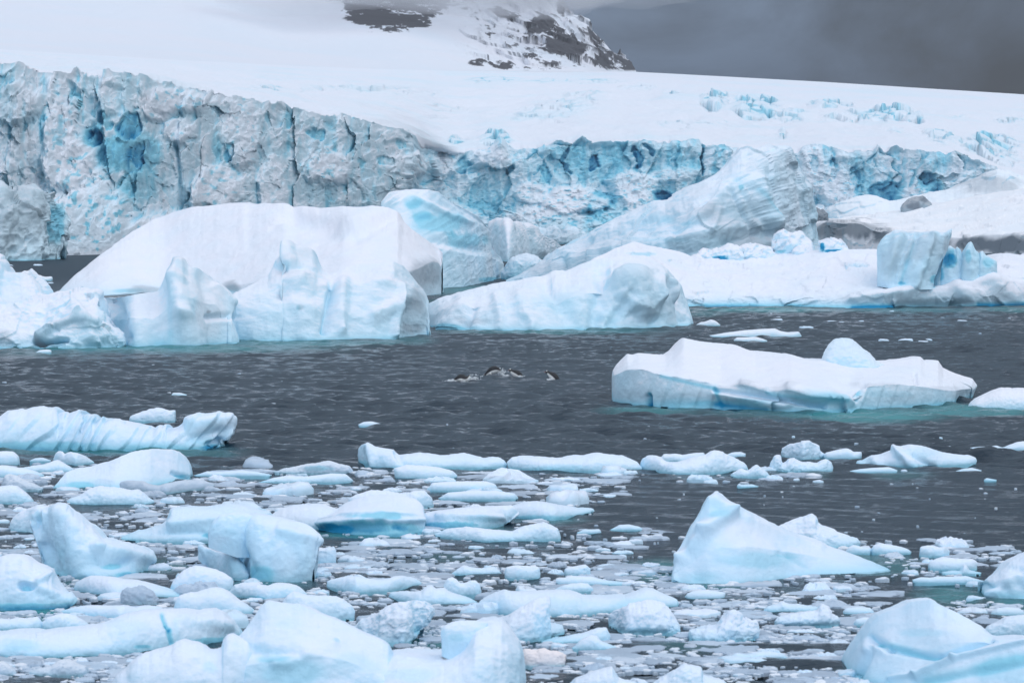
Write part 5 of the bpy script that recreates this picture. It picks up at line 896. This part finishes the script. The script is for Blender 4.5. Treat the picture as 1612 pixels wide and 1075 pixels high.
# where the brash is thick: centre px, half sizes px, weight
DENS = [(280, 758, 330, 18, 1.0), (120, 745, 160, 22, .8), (480, 770, 120, 26, .9), (650, 760, 180, 24, .85), (220, 800, 240, 30, .9), (120, 850, 150, 25, .7), (260, 870, 120, 30, .6), (560, 870, 150, 26, .9), (620, 850, 60, 20, .7), (600, 900, 200, 20, 1.0), (760, 890, 180, 26, .7),
        (900, 760, 120, 14, .5), (860, 780, 90, 20, .5), (1100, 750, 160, 8, .5), (830, 870, 120, 20, .3), (950, 855, 120, 28, .15), (900, 920, 200, 30, .9), (1050, 930, 120, 34, 1.0), (1180, 930, 130, 26, .9), (1240, 960, 110, 40, 1.0), (1180, 1010, 160, 60, 1.0), (1000, 1020, 200, 60, 1.0), (1260, 1050, 120, 40, 1.0), (760, 950, 160, 30, .9), (700, 1000, 60, 30, .7), (600, 960, 120, 40, .8), (430, 940, 160, 30, .8), (160, 925, 200, 24, .5), (60, 975, 120, 20, .8), (100, 1050, 160, 30, .9), (300, 965, 140, 20, .7), (180, 975, 60, 10, .6),
        (1450, 870, 120, 18, .7), (1380, 890, 80, 20, .6), (1500, 905, 90, 14, .4), (1580, 960, 80, 16, .8), (1310, 930, 60, 20, .5), (1570, 880, 60, 20, .3), (1250, 735, 60, 12, .4), (700, 820, 160, 30, .4), (350, 790, 160, 24, .8), (880, 985, 120, 40, 1.0), (860, 840, 60, 10, .3), (30, 900, 120, 40, .7), (1330, 1000, 60, 50, .8)]
def dens(x, y):
    r = np.zeros(np.shape(x))
    for (cx, cy, rx, ry, s) in DENS: r = np.maximum(r, s * np.clip(1.35 - np.hypot((x - cx) / rx, (y - cy) / ry), 0, 1) ** .6)
    n = fbm(np.stack([np.asarray(x, float) / 60, np.asarray(y, float) / 14, np.zeros(np.shape(x))], -1), 3, 900)
    return r * np.clip(.75 + 1.3 * n, 0, 1.3)
def occupied(x, y, m=0):
    for b, W, H in BASES:
        if b[0, 0] - m < x < b[-1, 0] + m:
            yb = np.interp(x, b[:, 0], b[:, 1])
            if yb - min(26, .30 * H + .12 * W * .12) - m * .3 < y < yb + 1: return True
    return False
LANDMARKS = [(190, 760, 'whale backed floe'), (95, 728, 'knobbed floe'), (170, 785, 'broad snowy floe'), (480, 755, 'thin pan with a horn'), (680, 730, 'horned low berg'), (905, 735, 'lumpy topped low berg'), (1095, 740, 'square summit berg'), (1265, 735, 'spiky crumbling floe'), (1440, 730, 'humped low berg'),
 (590, 830, 'turquoise sided berg'), (730, 825, 'turquoise footed wedge berg'), (865, 810, 'tapering tailed berg'), (785, 845, 'snowy wedge floe'), (150, 895, 'hollow flanked berg'), (40, 940, 'berg with the round blue hole'), (310, 845, 'berg with the turquoise window'), (420, 905, 'stool shaped berg'), (200, 925, 'glassy grey lump'), (335, 955, 'smooth rounded hump'), (180, 1020, 'berg with the blue crack'),
 (480, 1060, 'tallest bottom hump'), (760, 1060, 'hooked berg'), (620, 995, 'craggy knotted berg'), (830, 990, 'leaning white wedge'), (910, 955, 'double humped berg'), (1015, 985, 'snow crusted dome'), (1140, 1000, 'craggy pointed floe'), (590, 925, 'pale floe with a raised right half'), (690, 945, 'notched floe'), (825, 905, 'blocky cornered floe'), (910, 900, 'faceted pale block'), (1230, 910, 'pyramid shaped berg'), (1290, 850, 'ragged white berg'), (1110, 938, 'oval flat floe'), (1270, 980, 'knobbed snowy floe'),
 (1500, 890, 'flat topped rounded floe'), (1590, 935, 'concave berg'), (1440, 1010, 'bottom right corner berg'), (860, 1035, 'pinkish crumbled floe'), (960, 1075, 'bottom edge peak'), (1190, 1033, 'twin bumped pan'), (100, 1055, 'dim grey mound'), (500, 955, 'wide grey floe'), (1480, 867, 'grey shouldered clump')]
FARMARKS = [(1190, 525, 'thin flat plate'), (1338, 555, 'ice dome on the flat berg'), (1420, 484, 'shelf carrying the tilted slab'), (1226, 484, 'snow shelf'), (1450, 560, 'notched right end of the flat berg'), (60, 436, 'ragged little floe at the far left'), (30, 400, 'left end of the glacier cliff'), (410, 625, 'water between the two small wedges'), (1050, 645, 'left end of the flat berg'), (1525, 485, 'scalloped right end of the shelf'), (1120, 508, 'white lump by the rounded berg')]
def brash():
    rng = np.random.RandomState(7)
    taken = []
    # the largest loose pieces one by one
    cnt = 0; tries = 0; used = {}
    while cnt < 215 and tries < 60000:
        tries += 1
        x = rng.uniform(-30, 1640); y = rng.uniform(732, 1100)
        if rng.rand() > dens(x, y) or occupied(x, y, 4): continue
        d = float(dist(y)); w_px = np.clip(np.exp(rng.normal(3.4, .42)), 17, 85); w = w_px / F_PX * d
        if y < 800: w *= 1.05
        if any(abs(x - a) < (w_px + c) * .42 and abs(y - b) < (w_px + c) * .10 for a, b, c in taken): continue
        taken.append((x, y, w_px))
        h = w * rng.uniform(.07, .27)
        V, Fc, A, grey = lump(0, 0, 0, w, h, rng, n=26)
        cx = (x - 806) / F_PX * d
        Q = V * 7 / w; V = V + .05 * w * np.stack([fbm(Q + cnt, 2, 1), fbm(Q + 9 + cnt, 2, 2), .8 * fbm(Q + 20 + cnt, 2, 3) * (V[:, 2] > 0)], -1)
        V = V + np.array([cx, d, 0])
        o = to_mesh('brash_piece', V, Fc, M_SLUSH if grey else M_NEAR, A, None, (cx, d, 0), smooth=rng.rand() < .45)
        flat_ = h / w < .16; peak = h / w > .23
        look = 'grey half sunken' if grey else ('flat white' if flat_ else ('peaked white' if peak else 'rounded white'))
        size = 'tiny' if w_px < 24 else ('small' if w_px < 34 else ('broad' if w_px > 55 else 'middling'))
        for q, ddx, ddy, sh in sorted((math.hypot(x - bx, (y - by) * 2.6), x - bx, (y - by) * 2.6, sh) for bx, by, sh in LANDMARKS)[:6]:
            dr = ('left of' if ddx < 0 else 'right of') if abs(ddx) > abs(ddy) else ('behind' if ddy < 0 else 'in front of')
            lab = f"{size} {look} brash piece {'just' if q < 90 else 'well'} {dr} the {sh}"
            if lab not in used and len(lab.split()) <= 16: break
        used.setdefault(lab, y)
        tag(o, lab, 'brash ice', f'brash pieces {dr} the {sh}')
        cnt += 1
    # stray bits in the open water
    stray = [(430, 636, 8), (1225, 500, 7), (1310, 506, 14), (1325, 507, 8), (1355, 506, 9), (1404, 490, 8), (1515, 505, 14), (1530, 519, 7), (1392, 536, 18), (1427, 536, 22), (1455, 538, 16), (1462, 535, 12), (1484, 500, 6), (1355, 525, 5), (1225, 504, 16), (1270, 516, 22), (1206, 548, 6), (1042, 660, 12), (1250, 687, 6), (1483, 689, 5), (60, 418, 14), (15, 418, 10), (78, 446, 10), (30, 452, 12), (1580, 716, 8), (1345, 756, 12), (1325, 733, 12), (1290, 757, 14), (1425, 741, 10), (1580, 739, 14), (1450, 733, 20), (960, 748, 40), (990, 745, 30), (1120, 760, 26), (820, 871, 34), (978, 857, 38), (930, 878, 16), (978, 876, 20), (940, 872, 9), (1000, 852, 20), (890, 772, 44), (860, 762, 24), (1255, 755, 10)]
    for i, (x, y, wp) in enumerate(stray):
        d = float(dist(y)); w = wp / F_PX * d; cx = (x - 806) / F_PX * d
        V, Fc, A, grey = lump(cx, 0, d, w, w * rng.uniform(.10, .22) * (1 if y > 600 else .7), rng); A[:, 1] = 0; A[:, 2] *= .5
        o = to_mesh('brash_piece', V, Fc, M_NEAR, A, None, (cx, d, 0))
        far_ = 'far open water behind the penguins' if y < 600 else ('dark open water in front of the penguins' if y < 800 else 'calm dark water left of the pyramid berg')
        for q, ddx, ddy, sh in sorted((math.hypot(x - a, 2.6 * (y - b)), x - a, y - b, s) for a, b, s in LANDMARKS + FARMARKS if abs(y - b) < 60 or y > 620)[:6]:
            sd_ = ('left of' if ddx < 0 else 'right of') if abs(ddx) > 2.6 * abs(ddy) else ('behind' if ddy < 0 else 'in front of')
            lab = f"{'wide' if wp > 20 else ('small' if wp > 9 else 'minute')} white chip {sd_} the {sh}, alone"
            if lab not in used and len(lab.split()) <= 16: break
        used[lab] = y
        tag(o, lab, 'brash ice', f'chips adrift in the {far_}')
    # everything smaller: one object
    Vs, Fs, As = [], [], []; off = 0
    Xc = rng.uniform(-200, 1812, 60000); yy = rng.uniform(728, 1150, 60000)
    keep = rng.rand(60000) < (dens(Xc, yy) * 1.05) * np.clip(.35 + (yy - 728) / 420 * .55, 0, 1) ; Xc, yy = Xc[keep], yy[keep]
    for x, y in zip(Xc, yy):
        if occupied(x, y): continue
        d = float(dist(y)); wp = np.clip(np.exp(rng.normal(2.15, .50)), 2.5, 22); w = wp / F_PX * d
        V, Fc, A, _ = lump((x - 806) / F_PX * d, 0, d, w, w * rng.uniform(.05, .20), rng, rings=4, n=9)
        Vs.append(V); Fs.append(Fc + off); As.append(A); off += len(V)
    # thin wet slush lying level with the water
    sx_, sy_ = rng.uniform(-100, 1712, 9000), rng.uniform(732, 1120, 9000); kp = rng.rand(9000) < dens(sx_, sy_) * .30
    for x, y in zip(sx_[kp], sy_[kp]):
        if occupied(x, y): continue
        d = float(dist(y)); w = np.exp(rng.normal(3.7, .4)) / F_PX * d
        V, Fc, A, _ = lump((x - 806) / F_PX * d, 0, d, w, .03, rng, rings=4, n=24); V[:, :2] += .10 * w * np.stack([fbm(V * 9 / w, 2, 1), fbm(V * 9 / w, 2, 2)], -1)
        V[:, 2] = np.minimum(V[:, 2], .045); A[:, 1] = rng.uniform(.0, .55); A[:, 2] = rng.uniform(.6, 1); A[:, 0] = rng.uniform(0, .10)
        Vs.append(V); Fs.append(Fc + off); As.append(A); off += len(V)
    # lone specks beyond the pack
    for k in range(240):
        y = rng.choice([rng.uniform(735, 900), rng.uniform(490, 730)], p=[.75, .25]); x = rng.uniform(0, 1612)
        if occupied(x, y): continue
        d = float(dist(y)); w = rng.uniform(2, 7) / F_PX * d
        V, Fc, A, _ = lump((x - 806) / F_PX * d, 0, d, w, w * .2, rng, rings=3, n=7); Vs.append(V); Fs.append(Fc + off); As.append(A); off += len(V)
    V, Fc, A = np.concatenate(Vs), np.concatenate(Fs), np.concatenate(As)
    print('brash stuff pieces', len(Vs))
    o = to_mesh('small_brash_ice', V, Fc, M_SLUSH, A, smooth=False); tag(o, 'fine broken brash ice strewn over the water between the floes', None, None, 'stuff')
brash()

# ------------------------------------------------------------------ the four penguins
def mat_penguin():
    m, t, b = bsdf('penguin_plumage', .62, .2); n = t.nodes; l = t.links
    a_ = N('ShaderNodeAttribute', n, attribute_name='ice'); l.new(a_.outputs['Color'], b.inputs['Base Color']); return m
M_PEN = mat_penguin()
M_BILL, _, bb = bsdf('bill_orange', .4); bb.inputs['Base Color'].default_value = (.45, .10, .03, 1)
def penguin(px, py, label, spine, rad, roll, flips, heading=1, yaw=0., patch=True, sink=0.0):
    """spine: (x, z) metres from tail to bill base, rad: radii; dorsal side is up-ish"""
    import bmesh
    Y = float(dist(py)); X = (px - 806) / F_PX * Y
    spine = np.array(spine, float); rad = np.array(rad, float) * 1.42
    s = np.linspace(0, len(spine) - 1, 44); xs = np.interp(s, range(len(spine)), spine[:, 0]); zs = np.interp(s, range(len(spine)), spine[:, 1]); rs = np.interp(s, range(len(rad)), rad)
    for _ in range(3):
        xs = smooth_rows(xs, 1); zs = smooth_rows(zs, 1); rs = smooth_rows(rs, 1)
    C3 = np.stack([xs, 0 * xs, zs], -1); T = np.gradient(C3, axis=0); T /= np.linalg.norm(T, axis=-1, keepdims=True)
    S_ = np.array([0, 1., 0]); U = np.cross(T, S_); U *= np.where(U[:, 2:3].mean() < 0, -1, 1)
    nseg = 20; th = np.linspace(0, 2 * math.pi, nseg, endpoint=False)
    bm = bmesh.new()
    def loft(cen, uu, ss, r1, r2, ns=nseg):
        rings = []
        tt = np.linspace(0, 2 * math.pi, ns, endpoint=False)
        for c, u_, s_, a, b in zip(cen, uu, ss, r1, r2):
            rings.append([bm.verts.new(c + u_ * math.cos(q) * a + s_ * math.sin(q) * b) for q in tt])
        for i in range(len(rings) - 1):
            for j in range(ns): bm.faces.new((rings[i][j], rings[i][(j + 1) % ns], rings[i + 1][(j + 1) % ns], rings[i + 1][j]))
        bm.faces.new(rings[0][::-1]); bm.faces.new(rings[-1])
    loft(C3, U, np.repeat(S_[None], len(C3), 0), rs, rs * .98)
    for (root_i, side, dx, dy, dz) in flips:               # flippers: flat tapering blades
        c0 = C3[root_i] + S_ * side * rs[root_i] * .75; e = c0 + np.array([dx, side * dy, dz])
        q = np.linspace(0, 1, 8)[:, None]; cen = c0 + (e - c0) * q + np.array([0, 0, .0])
        d_ = (e - c0) / np.linalg.norm(e - c0); wv = np.cross(d_, S_ * side); wv /= np.linalg.norm(wv); nv = np.cross(d_, wv)
        wd = .034 * np.sqrt(np.clip(1 - (q[:, 0] * .95) ** 2, 0, 1)) + .004
        loft(cen, np.repeat(wv[None], 8, 0), np.repeat(nv[None], 8, 0), wd, wd * 0 + .009, 10)
    bmesh.ops.recalc_face_normals(bm, faces=bm.faces)
    me0 = bpy.data.meshes.new('tmp_body'); bm.to_mesh(me0); bm.free()
    tmp = bpy.data.objects.new('tmp_body', me0); COL.objects.link(tmp)
    md = tmp.modifiers.new('r', 'REMESH'); md.mode = 'VOXEL'; md.voxel_size = .0075; md.use_smooth_shade = True
    dg = bpy.context.evaluated_depsgraph_get(); me = bpy.data.meshes.new_from_object(tmp.evaluated_get(dg)); bpy.data.objects.remove(tmp)
    V = np.empty(len(me.vertices) * 3); me.vertices.foreach_get('co', V); V = V.reshape(-1, 3)
    D2 = ((V[:, None, :] - C3[None]) ** 2).sum(-1); k = D2.argmin(1); r_ = np.sqrt(D2.min(1)); dv = ((V - C3[k]) * U[k]).sum(-1) / rs[k]
    white = sstep(.02, -.14, dv) * (k < 33)
    flip_ = r_ > rs[k] * 1.25
    white = np.where(flip_, sstep(.0, -.3, dv) * .5, white)
    cap = ((k > 36) & (k < 40) & (dv > .45)) if patch else np.zeros(len(V), bool)
    white = np.where(cap, .9, white)
    col = np.array([.012, .013, .016]) * (1 - white[:, None]) + np.array([.86, .85, .82]) * white[:, None]
    ca = me.color_attributes.new('ice', 'FLOAT_COLOR', 'POINT'); a4 = np.ones((len(V), 4), np.float32); a4[:, :3] = col; ca.data.foreach_set('color', a4.ravel())
    me.materials.clear(); me.materials.append(M_PEN); me.name = 'penguin'
    me.polygons.foreach_set('use_smooth', np.ones(len(me.polygons), bool))
    o = bpy.data.objects.new('penguin', me); COL.objects.link(o); o.location = (X, Y, sink); o.rotation_euler = (0, 0, yaw)
    tag(o, label, 'penguin', 'penguins swimming in the open water')
    # bill
    tip = C3[-1] + T[-1] * .062 + np.array([0, 0, -.006]); bm = bmesh.new(); ring = [bm.verts.new(C3[-1] - T[-1] * .012 + U[-1] * math.cos(q) * .015 + S_ * math.sin(q) * .012) for q in th[::2]]
    tv = bm.verts.new(tip)
    for j in range(len(ring)): bm.faces.new((ring[j], ring[(j + 1) % len(ring)], tv))
    bm.faces.new(ring[::-1]); bmesh.ops.recalc_face_normals(bm, faces=bm.faces)
    mb = bpy.data.meshes.new('bill'); bm.to_mesh(mb); bm.free(); mb.materials.append(M_BILL)
    bo = bpy.data.objects.new('bill', mb); COL.objects.link(bo); bo.parent = o
    return o
R_B = [.010, .035, .075, .105, .118, .115, .100, .078, .058, .054, .056, .045, .018]
penguin(728, 598, 'penguin leaping low through foam with its tail raised, leftmost of the four', [(.30, .20), (.25, .13), (.19, .07), (.12, .04), (.04, .05), (-.05, .08), (-.13, .08), (-.20, .05), (-.26, .01), (-.31, -.02), (-.35, -.05), (-.39, -.07), (-.42, -.09)], R_B, 0, [(26, -1, .20, .10, -.03), (26, 1, .16, .12, .05)], yaw=.08)
penguin(776, 591, 'penguin arched in mid leap with its head down, second from the left', [(.34, .20), (.29, .22), (.22, .235), (.14, .25), (.05, .24), (-.04, .21), (-.12, .17), (-.19, .12), (-.25, .07), (-.29, .03), (-.33, 0), (-.36, -.02), (-.38, -.03)], R_B, 0, [(24, -1, .15, .09, -.10), (24, 1, .12, .12, .02)], yaw=-.1)
penguin(811, 592, 'penguin half out of the water, just right of the leaping one', [(.36, -.20), (.30, -.13), (.24, -.06), (.18, .00), (.11, .055), (.04, .10), (-.03, .135), (-.09, .165), (-.14, .195), (-.175, .225), (-.205, .245), (-.235, .25), (-.26, .245)], R_B, 0, [(26, -1, .20, .07, -.14), (26, 1, .10, .14, -.06)], yaw=.12)
penguin(869, 597, 'penguin rising steeply from the water, rightmost of the four', [(.32, -.30), (.28, -.20), (.23, -.11), (.18, -.03), (.12, .05), (.05, .12), (-.02, .17), (-.08, .21), (-.13, .245), (-.17, .275), (-.20, .295), (-.235, .30), (-.265, .295)], R_B, 0, [(26, -1, .20, .07, -.19), (26, 1, .08, .14, -.08)], yaw=-.05)
def splash():
    rng = np.random.RandomState(3); Vs, Fs, As = [], [], []; off = 0
    for (px, py, sx_, sz, n, h0) in [(744, 598, 9, .09, 120, .03), (709, 600, 8, .03, 90, .0), (789, 590, 6, .10, 130, .05), (797, 592, 5, .02, 50, .0), (818, 593, 5, .03, 40, .0), (866, 598, 6, .03, 40, 0), (732, 601, 8, .01, 20, 0)]:
        Y = float(dist(py))
        for k in range(n):
            x = (px + rng.normal(0, sx_ * .5) - 806) / F_PX * Y; z = max(-.01, h0 + abs(rng.normal(0, sz))) if rng.rand() < .75 else .01; y = Y + rng.normal(0, .10)
            r = np.exp(rng.normal(-4.3, .45)); th = np.linspace(0, 2 * math.pi, 6, endpoint=False)
            V = [np.array([[0, 0, -r]])]
            for q in (-.5, .5): V.append(np.stack([np.cos(th) * r * .9 * rng.uniform(.8, 1.6), np.sin(th) * r * .9, np.full(6, q * r)], -1))
            V.append(np.array([[0, 0, r]])); V = np.concatenate(V) + np.array([x, y, z])
            Fc = [(0, 1 + (j + 1) % 6, 1 + j) for j in range(6)] + [(7 + j, 7 + (j + 1) % 6, 13) for j in range(6)]
            for j in range(6): a_, b_ = 1 + j, 1 + (j + 1) % 6; Fc += [(a_, b_, b_ + 6), (a_, b_ + 6, a_ + 6)]
            Vs.append(V); Fs.append(np.array(Fc) + off); off += 14
    m, t, b = bsdf('foam_white', .5); b.inputs['Base Color'].default_value = (.82, .85, .87, 1)
    o = to_mesh('splash', np.concatenate(Vs), np.concatenate(Fs), m); tag(o, 'white splashes thrown up round the leaping penguins', None, None, 'stuff')
splash()
# ------------------------------------------------------------------ air between here and the mountain
def haze():
    import bmesh
    me = bpy.data.meshes.new('haze'); bm = bmesh.new(); bmesh.ops.create_cube(bm, size=1)
    for v in bm.verts: v.co = Vector((v.co.x * 9000, v.co.y * 4400 + 2100, v.co.z * 702 + 349))
    bm.to_mesh(me); bm.free()
    m = bpy.data.materials.new('haze_air'); m.use_nodes = True; t = m.node_tree; t.nodes.clear()
    o_ = N('ShaderNodeOutputMaterial', t.nodes); v = N('ShaderNodeVolumePrincipled', t.nodes)
    v.inputs['Color'].default_value = (.86, .88, .94, 1); v.inputs['Density'].default_value = HAZE; t.links.new(v.outputs[0], o_.inputs['Volume'])
    me.materials.append(m); o = bpy.data.objects.new('haze', me); COL.objects.link(o); tag(o, kind='stuff')
HAZE = .000048
haze()
